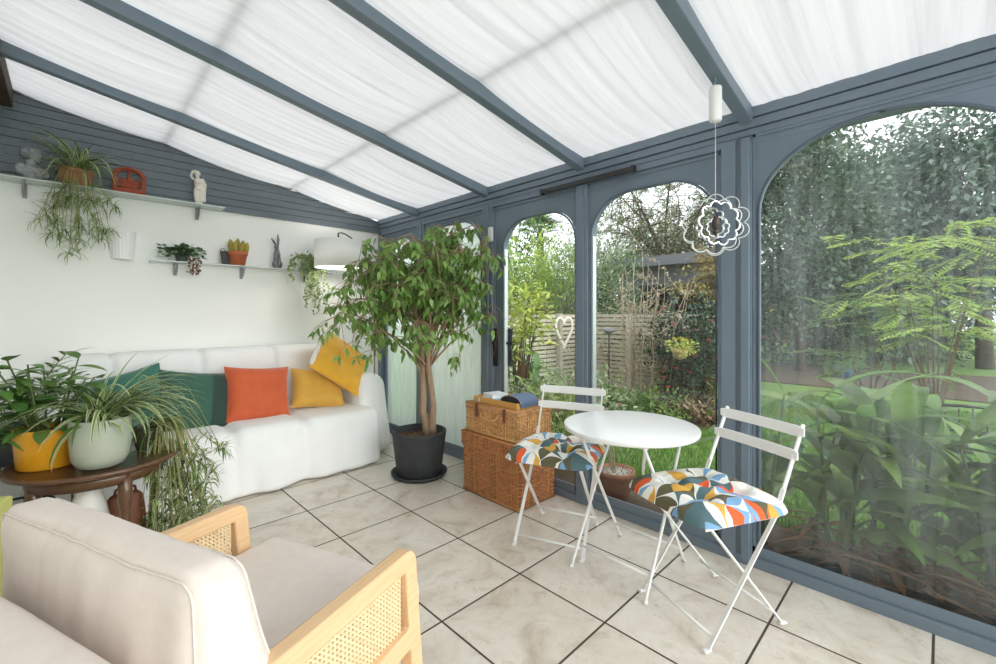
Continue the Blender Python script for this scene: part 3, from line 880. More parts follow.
# ------------------------------------------------------------------ wicker hampers
def woven(mb, x0, x1, y0, y1, z0, z1, pitch, flare=0.0, stake=.024):
    """weavers that pass in front of every other upright stake, row by row"""
    rows = max(2, int(round((z1 - z0) / pitch))); ph = (z1 - z0) / rows
    for ax, off, sgn, a0, a1 in ((0, y0, -1, x0, x1), (0, y1, 1, x0, x1), (1, x0, -1, y0, y1), (1, x1, 1, y0, y1)):
        n = int(round((a1 - a0) / stake)); w = (a1 - a0) / n
        for k in range(rows):
            z = z0 + k * ph; f = flare * (k / rows)
            for i in range(n):
                a = a0 + i * w
                if (i + k) % 2 == 0:
                    vs = []; nu, nv = 6, 4
                    for v in range(nv + 1):
                        for u in range(nu + 1):
                            s_ = u / nu; t_ = v / nv
                            o = off + sgn * (f + .0075 * math.sin(math.pi * s_) ** .8 * (.25 + .75 * math.sin(math.pi * t_)) - .002)
                            p = a + (s_ * 1.5 - .25) * w; q = z + (.02 + .96 * t_) * ph + .0008 * rnd.uniform(-1, 1)
                            vs.append((p, o, q) if ax == 0 else (o, p, q))
                    mb.add(vs, [(v * (nu + 1) + u, v * (nu + 1) + u + 1, (v + 1) * (nu + 1) + u + 1, (v + 1) * (nu + 1) + u) for v in range(nv) for u in range(nu)])
        for i in range(n + 1):
            a = a0 + (i + .0) * w; o = off + sgn * .001; o2 = off + sgn * (flare + .001)
            if i < n:
                a += w / 2; mb.tube([(a, o, z0), (a, o2, z1)] if ax == 0 else [(o, a, z0), (o2, a, z1)], .0042, 6, cap=False)
def hamper(name, label, x0, x1, y0, y1, z0, z1, lid, pitch, mat, flare, strapmat, lidover):
    t = thing(name, label, 'basket', ((x0 + x1) / 2, (y0 + y1) / 2, z0)); c = ((x0 + x1) / 2, (y0 + y1) / 2)
    X0, X1, Y0, Y1 = x0 - c[0], x1 - c[0], y0 - c[1], y1 - c[1]; h = z1 - z0
    b = MB(); woven(b, X0, X1, Y0, Y1, .012, h - lid, pitch, flare)
    for i, z in enumerate((.008, h - lid)):
        f = flare * i
        b.tube([(X0 - f, Y0 - f, z), (X1 + f, Y0 - f, z), (X1 + f, Y1 + f, z), (X0 - f, Y1 + f, z)], .009, 7, close=True)
    b.box(X0 + .007, X1 - .007, Y0 + .007, Y1 - .007, .004, h - lid)
    b.build('basket_body', mat, t)
    l = MB(); o = lidover + flare; woven(l, X0 - o, X1 + o, Y0 - o, Y1 + o, h - lid + .004, h - .006, pitch, 0)
    l.tube([(X0 - o, Y0 - o, h - .006), (X1 + o, Y0 - o, h - .006), (X1 + o, Y1 + o, h - .006), (X0 - o, Y1 + o, h - .006)], .008, 7, close=True)
    l.box(X0 - o + .003, X1 + o - .003, Y0 - o + .003, Y1 + o - .003, h - lid + .006, h - .010)
    n = int((X1 - X0) / (pitch * 1.2))
    for i in range(n):
        x = X0 + (i + .5) * (X1 - X0) / n
        l.tube([(x, Y0 + (Y1 - Y0) * j / 24, h - .006 + .0025 * math.sin(math.pi * (j + i))) for j in range(25)], pitch * .45, 5)
    ld = l.build('lid', mat, t)
    return t, X0, X1, Y0, Y1, h
LEATHER = M('brown_leather', S(112, 62, 46), .55)
t, X0, X1, Y0, Y1, h = hamper('wicker_hamper', 'larger brown wicker hamper on the floor, under the honey-coloured one', 1.935, 2.265, 1.785, 2.30, 0, .402, .085, .0125, WICKERD, .008, LEATHER, .003)
t, X0, X1, Y0, Y1, h = hamper('wicker_hamper', 'smaller honey-coloured wicker hamper with leather straps on top of the brown one', 1.945, 2.255, 1.80, 2.285, .405, .600, .035, .0118, WICKERL, 0, LEATHER, .002)
for yy in (.13, -.13):
    s = MB(); s.box(X0 - .016, X0 - .010, yy - .011, yy + .011, h - .085, h - .002); s.box(X0 - .016, X0 + .03, yy - .011, yy + .011, h - .004, h + .0); s.build('leather_strap', LEATHER, t, smooth=False, bevel=.002)
s = MB(); s.tube([(X0 - .006, .075, h - .055), (X0 - .03, .07, h - .075), (X0 - .035, .03, h - .085), (X0 - .035, -.03, h - .085), (X0 - .03, -.07, h - .075), (X0 - .006, -.075, h - .05)], .007, 8); s.build('handle', WICKERL, t)
bt = thing('bamboo_tray', 'shallow bamboo tray on the smaller hamper', 'tray', (2.075, 2.03, .600))
m_ = MB(); m_.box(-.115, .115, -.20, .20, 0, .006)
m_.build('base', BAMBOO, bt, smooth=False)
for a in ((-.115, -.107, -.2, .2), (.107, .115, -.2, .2), (-.107, .107, -.2, -.192), (-.107, .107, .192, .2)):
    m_ = MB(); m_.box(a[0], a[1], a[2], a[3], .006, .042); m_.build('rim', BAMBOO, bt, smooth=False, bevel=.002)
bk = thing('book', 'white book with a pale blue cover lying in the bamboo tray', 'book', (2.045, 2.12, .6065), R(8))
m_ = MB(); m_.box(-.075, .075, -.07, .07, .003, .026); m_.build('page_block', M('paper', S(238, 234, 226), .8), bk, smooth=False)
m_ = MB(); m_.box(-.078, .078, -.073, .073, 0, .003); m_.box(-.078, .078, -.073, .073, .026, .029); m_.box(-.078, -.075, -.073, .073, 0, .029)
m_.build('cover', M('pale_cover', S(226, 230, 232), .45, S(150, 178, 194), 5), bk, smooth=False)
bk = thing('book', 'topmost white book on the pale blue one in the tray', 'book', (2.065, 2.125, .636), R(-12))
m_ = MB(); m_.box(-.06, .06, -.06, .06, .0, .02); m_.build('page_block', M('paper_white', S(240, 240, 238), .7), bk, smooth=False)
m_ = MB(); m_.box(-.062, .062, -.062, .062, .02, .0225); m_.build('cover', M('white_cover', S(232, 235, 236), .4), bk, smooth=False)
sp = thing('zip_case', 'black and slate-blue rounded case in the front of the bamboo tray', 'case', (2.065, 1.91, .6065))
m_ = MB()
P = [(-.085, 0), (.085, 0), (.088, .03)] + [(.088 * math.cos(R(a)), .03 + .042 * math.sin(R(a))) for a in range(10, 180, 12)] + [(-.088, .03)]
def prism(mb, P, x0, x1, ax='x'):
    n = len(P)
    vs = [((x0, p[0], p[1]) if ax == 'x' else (p[0], x0, p[1])) for p in P] + [((x1, p[0], p[1]) if ax == 'x' else (p[0], x1, p[1])) for p in P]
    mb.add(vs, [tuple(range(n)), tuple(range(2 * n - 1, n - 1, -1))] + [(i, n + i, n + (i + 1) % n, (i + 1) % n) for i in range(n)])
prism(m_, P, -.075, .095); m_.build('case_body', M('slate_fabric', S(92, 112, 138), .7, bump=.1, bs=300), sp, bevel=.004)
m_ = MB(); prism(m_, [(a * .93, b * .93 + .002) for a, b in P], -.083, -.0755); m_.build('end_panel', M('black_mesh', (.015, .015, .017), .6), sp, bevel=.003)
m_ = MB(); m_.tube([(-.0765, p[0], p[1]) for p in P[2:]], .003, 6); m_.build('zip', M('grey_zip', S(150, 152, 158), .5), sp)

# ------------------------------------------------------------------ arc lamp, hanging spinner
lp = thing('floor_lamp', 'arched floor lamp with a white drum shade behind the ficus', 'lamp', (2.18, 3.98, 0))
lx, ly = 1.69 - 2.18, 3.72 - 3.98
m_ = MB(); m_.lathe([(0, 0), (.115, 0), (.115, .022), (.1, .028), (0, .028)], 32); m_.build('base', BLACKM, lp)
m_ = MB(); m_.tube([(0, 0, .025), (0, 0, 1.45), (-.01, -.005, 1.60)] + [(lx * t_ * .98, ly * t_ * .98, 1.60 + .315 * math.sin(math.pi * .5 * min(1, t_ * 1.1))) for t_ in (.1, .25, .4, .55, .7, .85, .95)] + [(lx, ly, 1.905), (lx, ly, 1.80)], .007, 8)
m_.build('arched_stem', M('dark_bronze', S(86, 82, 78), .35, metal=.7), lp)
m_ = MB(); m_.lathe([(.193, 1.60), (.197, 1.60), (.197, 1.835), (.193, 1.835), (.193, 1.60)], 48, (lx, ly, 0), cap=False)
m_.build('lamp_shade', M('white_shade', S(242, 242, 240), .8, transl=.14), lp)
bl_ = bpy.data.lights.new('lamp_bulb', 'POINT'); bl_.energy = 2.2; bl_.color = (1, .95, .87); bl_.shadow_soft_size = .04  # light added inside the shade to lift the dim corner
bo = bpy.data.objects.new('lamp_bulb', bl_); COL.objects.link(bo); bo.parent = lp; bo.location = (lx, ly, 1.69)
m_ = MB()
for a in range(3): m_.tube([(lx, ly, 1.815), (lx + .193 * math.cos(R(120 * a)), ly + .193 * math.sin(R(120 * a)), 1.822)], .002, 6)
m_.ball((lx, ly, 1.76), (.025, .025, .025)); m_.tube([(lx, ly, 1.77), (lx, ly, 1.81)], .016, 8); m_.build('bulb_holder', WHITEPL, lp)

hx, hy = 1.897, .655
tu = thing('spinner_motor', 'white battery tube hanging from the rafter above the metal spinner', 'spinner motor', (hx, hy, 2.16))
m_ = MB(); m_.lathe([(0, -.175), (.021, -.175), (.0245, -.170), (.0245, -.038), (.021, -.033), (0, -.033)], 24); m_.build('tube_body', WHITEPL, tu)
m_ = MB(); m_.tube([(0, 0, -.034), (0, .004, -.02), (.004, .0, -.008), (0, 0, .006), (0, 0, .03)], .0018, 6); m_.build('hook', M('steel', (.5, .5, .5), .3, metal=1), tu)
sn = thing('wind_spinner', 'silver cloud-shaped metal spinner on a thread before the arched window', 'wind spinner', (hx, hy, 1.56), R(104))
m_ = MB(); m_.tube([(0, 0, .105), (0, 0, .425)], .0012, 6); m_.build('thread', WHITEPL, sn)
CHROME = M('polished_steel', (.9, .91, .92), .32, metal=.85)
for k, (rr, tw) in enumerate(((.122, 0), (.112, 10), (.088, 38), (.064, -30), (.042, 20))):
    m_ = MB(); pts = []
    for i in range(120):
        a = 2 * math.pi * i / 120; r = rr * (.84 + .19 * abs(math.sin(a * 4.5 + k)) ** .7 + .03 * math.sin(a * 2 + k)) if False else rr * (.84 + .19 * abs(math.sin(a * 5 + k * .6)) ** .7)
        x, z = r * math.cos(a), r * math.sin(a); c_, s_ = math.cos(R(tw)), math.sin(R(tw)); pts.append((x * c_ + (.0, .012, -.014, .018, -.01)[k], x * s_, z + (0, -.004, .006, .004, -.012)[k]))
    n = len(pts)
    for i in range(n): m_.bar(pts[i], pts[(i + 1) % n], .0035, .0085 if k < 4 else .006, up=(math.sin(R(tw)), -math.cos(R(tw)), 0))
    m_.build('ring', CHROME, sn, smooth=False)
m_ = MB(); m_.ball((0, 0, .01), (.016, .016, .03)); m_.ball((0, 0, -.028), (.012, .012, .014)); m_.build('centre_drop', M('dark_bead', S(70, 58, 50), .3), sn)
# ------------------------------------------------------------------ potted plants
def rv(a=1.0): return V((rnd.uniform(-a, a), rnd.uniform(-a, a), rnd.uniform(-a, a)))
def arc_leaf(mb, p, az, el, L, W, droop, seg=7, fold=.22, shape=1):
    d = V((math.cos(az) * math.cos(el), math.sin(az) * math.cos(el), math.sin(el)))
    n = V((-math.cos(az) * math.sin(el), -math.sin(az) * math.sin(el), math.cos(el)))
    mb.leaf(p, d, n, L, W, droop, seg, fold, shape)
def rosette(mb, c, n, L, W, droop=1.6, el=(.2, 1.3), seg=6, jit=.01):
    for i in range(n):
        arc_leaf(mb, V(c) + rv(jit), rnd.uniform(0, 6.283), rnd.uniform(*el), L * rnd.uniform(.55, 1.1), W * rnd.uniform(.7, 1.2), droop * rnd.uniform(.6, 1.3), seg)
STEM = M('pale_runner', S(150, 150, 92), .6); STEMG = M('green_stem', S(92, 112, 60), .6)
def runners(mbstem, mbleaf, c, ends, babyL, babyW, nb, sag=.12):
    for e in ends:
        a = V(c); b = V(e); pts = []
        h = max(a.z, b.z) + sag * .5
        for i in range(11):
            t = i / 10; p = a.lerp(b, t ** .8); p.z = a.z + (b.z - a.z) * t ** 1.8 + sag * math.sin(math.pi * min(1, t * 1.6)) * (t < .63) * (1 - t)
            pts.append(p)
        mbstem.tube(pts, .0016, 5)
        rosette(mbleaf, b, nb, babyL, babyW, 1.4, (-.9, 1.1), 5, .012)
        if rnd.random() < .6: rosette(mbleaf, pts[7], nb // 2, babyL * .8, babyW, 1.5, (-.9, 1.0), 4, .006)

# upper shelf ------------------------------------------------------------------
def soilcap(mb, r, z): mb.lathe([(0, z + .004), (r * .6, z + .006), (r, z)], 24)
t = thing('spider_plant', 'big trailing spider plant in a brown clay pot on the upper shelf', 'plant', (.035, 4.02, SH1))
m_ = MB(); m_.lathe([(0, 0), (.066, 0), (.07, .01), (.088, .085), (.093, .087), (.093, .105), (.086, .105), (.082, .09), (0, .09)], 32); m_.build('pot', M('brown_clay', S(172, 122, 88), .8, S(150, 102, 72), 20, bump=.2, bs=70), t)
m_ = MB(); soilcap(m_, .082, .091); m_.build('soil', SOIL, t)
m_ = MB(); rosette(m_, (0, -.03, .1), 95, .36, .018, 2.0, (.25, 1.45), 8, .03)
for az, el, L in ((.3, 1.15, .27), (2.6, .9, .3), (3.6, .85, .28), (-.5, .7, .3), (5.2, 1.0, .22)): arc_leaf(m_, (0, 0, .1), az, el, L * 1.15, .016, .5, 8)
m_.clamp(1, .065, 1); m_.build('foliage', SPIDER, t)
ms, mr = MB(), MB(); E_ = []
for i in range(30):
    E_.append((rnd.uniform(-.17, .19) , -.05 - rnd.uniform(0, .08), -rnd.uniform(.06, .36)))
E_ += [(-.03, -.10, -.46), (.00, -.11, -.44), (-.15, -.05, -.20), (.12, -.07, -.28), (.10, -.06, -.24), (.02, -.08, -.36)]
runners(ms, mr, (0, -.06, .1), E_, .12, .010, 14, .05)
ms.build('runner', STEM, t); mr.clamp(1, .085, 1).build('plantlet', SPIDER, t)

def blob(name, parts, mat, vox=.006, sm=6, parent=None):
    """merges rounded lumps into one carved surface"""
    m_ = MB()
    for k in parts:
        if k[0] == 'b': m_.ball(k[1], k[2], 16, 12, Euler(k[3]).to_matrix() if len(k) > 3 else None)
        else: m_.tube(k[1], k[2], 12)
    o = m_.build(name, mat, parent); r = o.modifiers.new('Remesh', 'REMESH'); r.mode = 'VOXEL'; r.voxel_size = vox; r.use_smooth_shade = True
    s = o.modifiers.new('Smooth', 'SMOOTH'); s.iterations = sm; s.factor = .5
    return o
o = blob('bust', [('b', (0, 0, .055), (.062, .042, .045)), ('b', (-.045, -.005, .06), (.032, .032, .036), ), ('b', (.05, 0, .05), (.028, .03, .03)), ('b', (0, 0, .018), (.04, .03, .02)),
                  ('t', [(0, 0, .08), (-.006, -.004, .125)], [.026, .021]), ('b', (.008, -.012, .158), (.030, .034, .040), (.25, 0, .3)),
                  ('b', (-.012, .012, .172), (.036, .036, .034)), ('b', (-.03, .03, .165), (.018, .018, .02)), ('b', (.028, -.040, .152), (.007, .008, .010)), ('b', (.022, -.036, .134), (.012, .01, .007)), ('b', (.022, -.03, .122), (.014, .012, .010)),
                  ('b', (.0, -.03, .18), (.024, .014, .012)), ('b', (.03, -.005, .185), (.018, .022, .014))], M('grey_stone', S(176, 178, 180), .75, S(116, 120, 124), 40, bump=.4, bs=60), .0045, 3)
o.location = (-.165, 4.02, SH1); o.scale = (1.03,) * 3; o.rotation_euler = (0, 0, R(15)); tag(o, 'small grey stone bust at the left end of the upper glass shelf', 'bust')

t = thing('carved_plaque', 'red terracotta openwork plaque with an arched top on the upper shelf', 'plaque', (.305, 4.03, SH1), R(-4))
def arch2(w, h, r):
    P = [(-w, 0), (w, 0)]
    for i in range(9): a = R(90 * i / 8); P.append((w - r + r * math.cos(a), h - r + r * .8 * math.sin(a)))
    for i in range(9): a = R(90 + 90 * i / 8); P.append((-w + r + r * math.cos(a), h - r + r * .8 * math.sin(a)))
    return P
m_ = MB(); ring2d(m_, arch2(.092, .205, .075), [(x * .70, .045 + z * .64) for x, z in arch2(.092, .205, .075)], (0, .10), lambda p, d: (p[0], -.018 + .036 * d, p[1])); m_.build('frame', TERRAD, t, bevel=.005)
m_ = MB()
m_.tube([(-.078, -.018, .016), (-.078, -.018, .11)] + [(-.078 * math.cos(R(15 * a)), -.018, .115 + .072 * math.sin(R(15 * a))) for a in range(13)] + [(.078, -.018, .11), (.078, -.018, .016)], [.006 + .003 * (i % 2) for i in range(17)], 8, close=True)
m_.build('raised_border', TERRAD, t)
o = blob('carved_relief', [('b', (0, 0, .125), (.012, .012, .026)), ('b', (0, -.004, .158), (.010, .010, .012)), ('b', (0, 0, .098), (.022, .014, .016)), ('t', [(-.06, 0, .10), (-.03, 0, .085), (0, 0, .088), (.03, 0, .085), (.06, 0, .10)], [.008, .01, .012, .01, .008]),
                           ('t', [(-.062, 0, .065), (-.02, 0, .072), (.02, 0, .066), (.062, 0, .072)], .009), ('t', [(-.05, 0, .12), (-.025, 0, .105), (-.01, 0, .11)], .006), ('t', [(.05, 0, .12), (.025, 0, .105), (.01, 0, .11)], .006), ('t', [(-.04, 0, .048), (0, 0, .06), (.04, 0, .05)], .010)], TERRAD, .004, 2, t)

o = blob('figurine', [('b', (0, 0, .008), (.028, .022, .010)), ('t', [(.012, 0, .01), (.012, -.006, .06), (.014, 0, .115)], [.014, .016, .022]), ('t', [(-.004, 0, .01), (-.012, -.01, .06), (-.008, 0, .115)], [.014, .017, .022]),
                      ('t', [(.003, 0, .105), (.003, .003, .135), (0, 0, .165), (-.002, 0, .19)], [.031, .024, .028, .018]), ('b', (-.013, -.018, .168), (.012, .011, .012)), ('b', (.013, -.018, .168), (.012, .011, .012)),
                      ('t', [(-.002, 0, .19), (-.006, -.004, .212)], [.012, .011]), ('b', (-.008, -.006, .228), (.017, .020, .022)), ('b', (-.004, .008, .232), (.020, .018, .020)),
                      ('t', [(-.03, 0, .182), (-.045, -.004, .205), (-.035, -.004, .24), (-.012, .002, .25)], [.010, .009, .008, .008]), ('t', [(.028, 0, .182), (.042, -.002, .155), (.036, .0, .12), (.03, .004, .06)], [.010, .010, .012, .016]),
                      ('t', [(.024, .01, .20), (.034, .012, .14), (.028, .01, .03)], [.012, .014, .018])], M('cream_stone', S(232, 226, 214), .6, S(218, 210, 196), 30), .004, 3)
o.location = (.715, 4.03, SH1); o.scale = (1.06,) * 3; o.rotation_euler = (0, 0, R(-8)); tag(o, 'cream stone standing figurine at the right end of the upper shelf', 'figurine')

# lower shelf -------------------------------------------------------------------
JADE = LM('jade_leaf', S(88, 122, 74), .6, .35, .1); JADEP = LM('purple_leaf', S(112, 72, 66), .6)
t = thing('trailing_plant', 'dark green trailing plant at the left end of the lower shelf', 'plant', (.61, 4.03, SH2))
m_ = MB(); m_.lathe([(0, 0), (.032, 0), (.045, .062), (.04, .062), (.036, .05), (0, .05)], 24); m_.build('pot', M('dark_pot', S(80, 84, 80), .6), t)
m_ = MB(); mp_ = MB()
for i in range(210):
    a = rnd.uniform(0, 6.28); r = min(.085, abs(rnd.gauss(0, .05))); p = V((r * 1.5 * math.cos(a), r * .7 * math.sin(a) - .015, .075 + rnd.uniform(-.025, .055) - r * .3))
    m_.leaf(p, V((math.cos(a), math.sin(a) - .3, rnd.uniform(-.4, .8))), V((0, 0, 1)) + rv(.5), rnd.uniform(.03, .05), .034, .5, 3, .1, 2)
for i in range(16):
    p = V((.115 + rnd.uniform(-.02, .02), -.02, .05 + i * .004)); m_.leaf(p, rv() + V((.5, -.3, .2)), V((0, 0, 1)) + rv(.4), .03, .022, .4, 3, .1, 2)
m_.build('foliage', JADE, t)
for s_ in range(4):
    x = .04 + s_ * .018
    for k in range(9): mp_.leaf((x + rnd.uniform(-.012, .012), -.075, .03 - k * .014), rv() + V((0, -.5, -.7)), V((0, -1, .4)) + rv(.4), .026, .018, .4, 3, .1, 2)
mp_.build('hanging_shoots', JADEP, t)
m_ = MB()
for s_ in range(4): m_.tube([(s_ * .012, -.02, .055), (.03 + s_ * .018, -.06, .06), (.04 + s_ * .018, -.075, .02), (.04 + s_ * .018, -.077, -.10)], .002, 5)
m_.build('stem', STEMG, t)

t = thing('picture_stand', 'small dark slate leaning beside the cactus pot', 'slate', (.90, 4.03, SH2 + .002), R(12))
m_ = MB(); m_.box(-.03, .03, -.006, .004, 0, .115, Matrix.Rotation(R(-14), 4, 'X')); m_.build('slate', M('slate', S(62, 62, 66), .7, S(96, 90, 88), 50, bump=.2), t, smooth=False, bevel=.002)
m_ = MB(); m_.tube([(.0, .01, .105), (-.02, -.012, .125), (-.045, -.02, .118), (-.05, -.02, .09)], .003, 6); m_.build('wire_hook', BLACKM, t)
t = thing('cactus', 'yellow-green finger cactus in a terracotta pot on the lower shelf', 'cactus', (.985, 4.03, SH2))
m_ = MB(); m_.lathe([(0, 0), (.05, 0), (.066, .085), (.072, .086), (.072, .112), (.066, .112), (.064, .1), (0, .1)], 28); m_.build('pot', TERRA, t)
m_ = MB(); soilcap(m_, .064, .101); m_.build('soil', SOIL, t)
CACT = M('cactus_flesh', S(188, 160, 72), .6, S(140, 134, 60), 26, bump=.5, bs=160); 
for x, y, h in ((-.045, -.01, .115), (-.022, -.03, .095), (0, .0, .13), (.012, -.035, .08), (.03, -.005, .115), (.052, -.012, .10), (-.005, .03, .11), (.03, .03, .10), (-.035, .025, .105)):
    m_ = MB()
    def cf(u, v, x=x, y=y, h=h):
        a = 2 * math.pi * u; r = .019 * math.sin(math.pi * (.12 + .88 * v)) ** .5 * (1 + .10 * math.cos(a * 9)) if v < 1 else 0
        return (x * (1 + v * .25) + r * math.cos(a), y * (1 + v * .2) + r * math.sin(a), .096 + h * v)
    m_.grid(cf, 36, 12, wrap=True); m_.build('cactus_column', CACT, t)
o = blob('hare_figurine', [('b', (0, 0, .012), (.032, .026, .014)), ('b', (0, .004, .06), (.026, .024, .05)), ('b', (-.016, -.006, .03), (.018, .022, .026)), ('b', (.018, -.004, .03), (.018, .022, .026)),
                           ('b', (0, -.004, .12), (.018, .018, .03)), ('b', (-.004, -.012, .158), (.017, .024, .019)), ('b', (-.006, -.032, .152), (.010, .011, .010)),
                           ('t', [(-.008, 0, .168), (-.024, .004, .20), (-.040, .006, .222)], [.007, .009, .004]), ('t', [(.006, 0, .168), (.008, .004, .215), (.004, .006, .255)], [.007, .010, .004]),
                           ('t', [(-.014, -.012, .11), (-.016, -.024, .07), (-.012, -.022, .02)], [.009, .007, .008]), ('t', [(.014, -.012, .11), (.016, -.024, .07), (.012, -.022, .02)], [.009, .007, .008]), ('b', (.024, .02, .03), (.01, .01, .01))],
         M('pewter', S(150, 152, 156), .38, S(86, 88, 92), 30, metal=.6), .0045, 2)
o.location = (1.285, 4.03, SH2); o.scale = (1.18,) * 3; o.rotation_euler = (0, 0, R(-20)); tag(o, 'grey metal hare figurine with upright ears on the lower shelf', 'figurine')
STRL = LM('heart_leaf', S(140, 158, 108), .6, .45, .15)
t = thing('trailing_plant', 'pale plant with long hanging strings of small leaves at the right of the lower shelf', 'plant', (1.50, 4.02, SH2))
m_ = MB(); m_.lathe([(0, 0), (.04, 0), (.052, .085), (.056, .09), (.05, .092), (.046, .08), (0, .08)], 24); m_.build('pot', M('cream_pot', S(226, 220, 206), .5), t)
m_ = MB(); st = MB()
for s_ in range(19):
    a = rnd.uniform(-2.9, -.2); r = rnd.uniform(.06, .11); ln = rnd.choice((.1, .14, .2, .26, .34, .42, .48)); x0 = r * math.cos(a) * rnd.uniform(.9, 1.7)
    pts = [V((.02 * math.cos(a), 0, .09)), V((x0 * .6, -.05, .125)), V((x0, -.085, .08))]
    for k in range(1, 9): pts.append(V((x0 + .012 * math.sin(k * 1.3 + s_) + x0 * .25 * k / 8, -.09, .08 - ln * k / 8)))
    st.tube(pts, .0011, 4)
    for i in range(len(pts) - 1):
        for j in range(4):
            p = pts[i].lerp(pts[i + 1], j / 4); m_.leaf(p, rv() + V((0, -.2, -.1)), V((0, -1, .5)) + rv(.5), rnd.uniform(.018, .028), .022, .3, 3, .1, 2)
for i in range(60):
    p = V((rnd.gauss(0, .04), rnd.gauss(-.02, .025), .1 + abs(rnd.gauss(0, .025)))); m_.leaf(p, rv() + V((0, -.3, .2)), V((0, -.5, 1)) + rv(.5), .03, .025, .3, 3, .1, 2)
m_.build('foliage', STRL, t); st.build('stem', STEM, t)

# ficus -------------------------------------------------------------------------
fx, fy = 1.865, 2.735
o = MB(); o.lathe([(0, .0), (.185, .0), (.205, .022), (.207, .032), (.199, .032), (.18, .014), (0, .014)], 48)
o = o.build('plant_saucer', CHARC); o.location = (fx, fy, 0); tag(o, 'round charcoal saucer on the tiles under the ficus pot', 'saucer')
t = thing('weeping_fig', 'tall weeping fig tree with twisted trunk in a charcoal pot', 'tree', (fx, fy, .0145))
m_ = MB(); m_.lathe([(0, 0), (.155, 0), (.163, .008), (.200, .305), (.2015, .312), (.197, .318), (.184, .318), (.181, .31), (.178, .25), (0, .25)], 56); m_.build('pot', CHARC, t)
m_ = MB(); m_.lathe([(0, .272), (.09, .27), (.1785, .262)], 32)
for i in range(260):
    a = rnd.uniform(0, 6.28); r = .17 * math.sqrt(rnd.random()); m_.ball((r * math.cos(a), r * math.sin(a), .270), rnd.uniform(.004, .009), 6, 4)
m_.build('soil', SOIL, t)
BARK = M('fig_bark', S(176, 150, 122), .75, S(146, 120, 96), 14, nsc=(3, 3, 1), bump=.25, bs=60)
right = V((.713, -.701, 0)); toward = V((-.701, -.713, 0))
def L2(r, d, z): return right * r + toward * d + V((0, 0, z))
m_ = MB()
T1 = [L2(.065, .0, .25), L2(.055, .0, .36), L2(.03, .02, .46), L2(.035, .02, .60), L2(.03, .0, .72), L2(.035, 0, .82), L2(.02, .01, .98), L2(-.02, 0, 1.14), L2(-.01, .03, 1.30), L2(.0, 0, 1.5)]
T2 = [L2(.10, .01, .25), L2(.10, .02, .38), L2(.105, .0, .50), L2(.09, .02, .64), L2(.075, .03, .78), L2(.075, .04, .92), L2(.11, 0, 1.08), L2(.12, 0, 1.25), L2(.16, 0, 1.42)]
m_.tube(T1, [.040, .034, .027, .025, .024, .024, .017, .013, .010, .006], 12); m_.tube(T2, [.034, .028, .024, .022, .020, .018, .014, .011, .006], 12)
tips = []
leafpos = []
for k in range(58):
    src = T1 if rnd.random() < .6 else T2; i = rnd.randrange(4, len(src)); s0 = src[i]
    an = k * 2.39996 + rnd.uniform(-.2, .2); rr = .14 + .47 * math.sqrt((k + .5) / 58)
    ex = rr * math.cos(an); ey = rr * math.sin(an) * .62 
    prof = rnd.uniform(.15, 1)
    ez = 1.41 + .57 * rnd.uniform(-.75, 1) * math.sqrt(max(0.05, 1 - (rr / .70) ** 2))
    e = L2(ex + .02, ey + .05, ez)
    mid = s0.lerp(e, .5) + V((0, 0, .10 + rnd.uniform(0, .08)))
    pts = [];
    for j in range(9):
        u = j / 8; p = s0 * (1 - u) ** 2 + mid * 2 * u * (1 - u) + e * u * u; pts.append(p + rv(.008))
    hang = e + V((rnd.uniform(-.05, .05), rnd.uniform(-.05, .05), -rnd.uniform(.10, .34))); pts += [e.lerp(hang, .5) + (e - s0).normalized() * .03, hang]
    rb = [.0085 - .0068 * (j / 10) for j in range(11)]
    m_.tube(pts, rb, 6)
    for j in range(4, 10):
        for q in range(rnd.randint(2, 3)):
            b = pts[j]; d = rv(); d.z = -abs(d.z) * .8 - .1; d.normalize(); c_ = b + d * rnd.uniform(.08, .2)
            m_.tube([b, b.lerp(c_, .5) + V((0, 0, .02)), c_], [.0026, .002, .0012], 4)
            for w in range(rnd.randint(4, 7)): leafpos.append((b.lerp(c_, rnd.uniform(.2, 1.05)), d))
m_.clamp(0, 2.24 - fx, 1).build('trunk', BARK, t)
FIG = LM('fig_leaf', S(134, 168, 92), .8, .30, .4); l = MB()
for p, d in leafpos:
    q = V((fx, fy, 0)) + p
    if q.x > 2.22 or q.y > 4.0 or q.z > 2.02 or q.z < .72: continue
    dd = d * .5 + rv(.8) + V((0, 0, -.75)); nn = V((p.x, p.y, .9)) + rv(.7)
    l.leaf(p, dd, nn, rnd.uniform(.05, .082), rnd.uniform(.025, .035), rnd.uniform(.1, .7), 4, .14, 2)
l.clamp(0, 2.285 - fx, 1).build('foliage', FIG, t)
print('fig leaves', len(leafpos))

# round side table with pots ------------------------------------------------------
TX, TY, TH = .10, 2.66, .55
t = thing('side_table', 'round dark wooden side table crowded with potted plants by the sofa', 'table', (TX, TY, 0))
m_ = MB(); m_.lathe([(0, TH - .026), (.262, TH - .026), (.285, TH - .020), (.30, TH - .012), (.305, TH - .004), (.300, TH + .003), (.290, TH + .003), (.283, TH), (0, TH)], 64); m_.build('tabletop', WOODDK, t)
m_ = MB(); m_.lathe([(.215, TH - .075), (.235, TH - .075), (.24, TH - .026), (.215, TH - .026)], 48); m_.build('apron', WOODDK, t)
for a in (20, 110, 200, 290):
    m_ = MB(); x, y = .215 * math.cos(R(a)), .215 * math.sin(R(a))
    m_.lathe([(.014, 0), (.018, .02), (.013, .06), (.016, .18), (.022, .20), (.016, .22), (.019, .36), (.026, .40), (.024, TH - .028)], 14, (x, y, 0)); m_.build('leg', WOODDK, t)
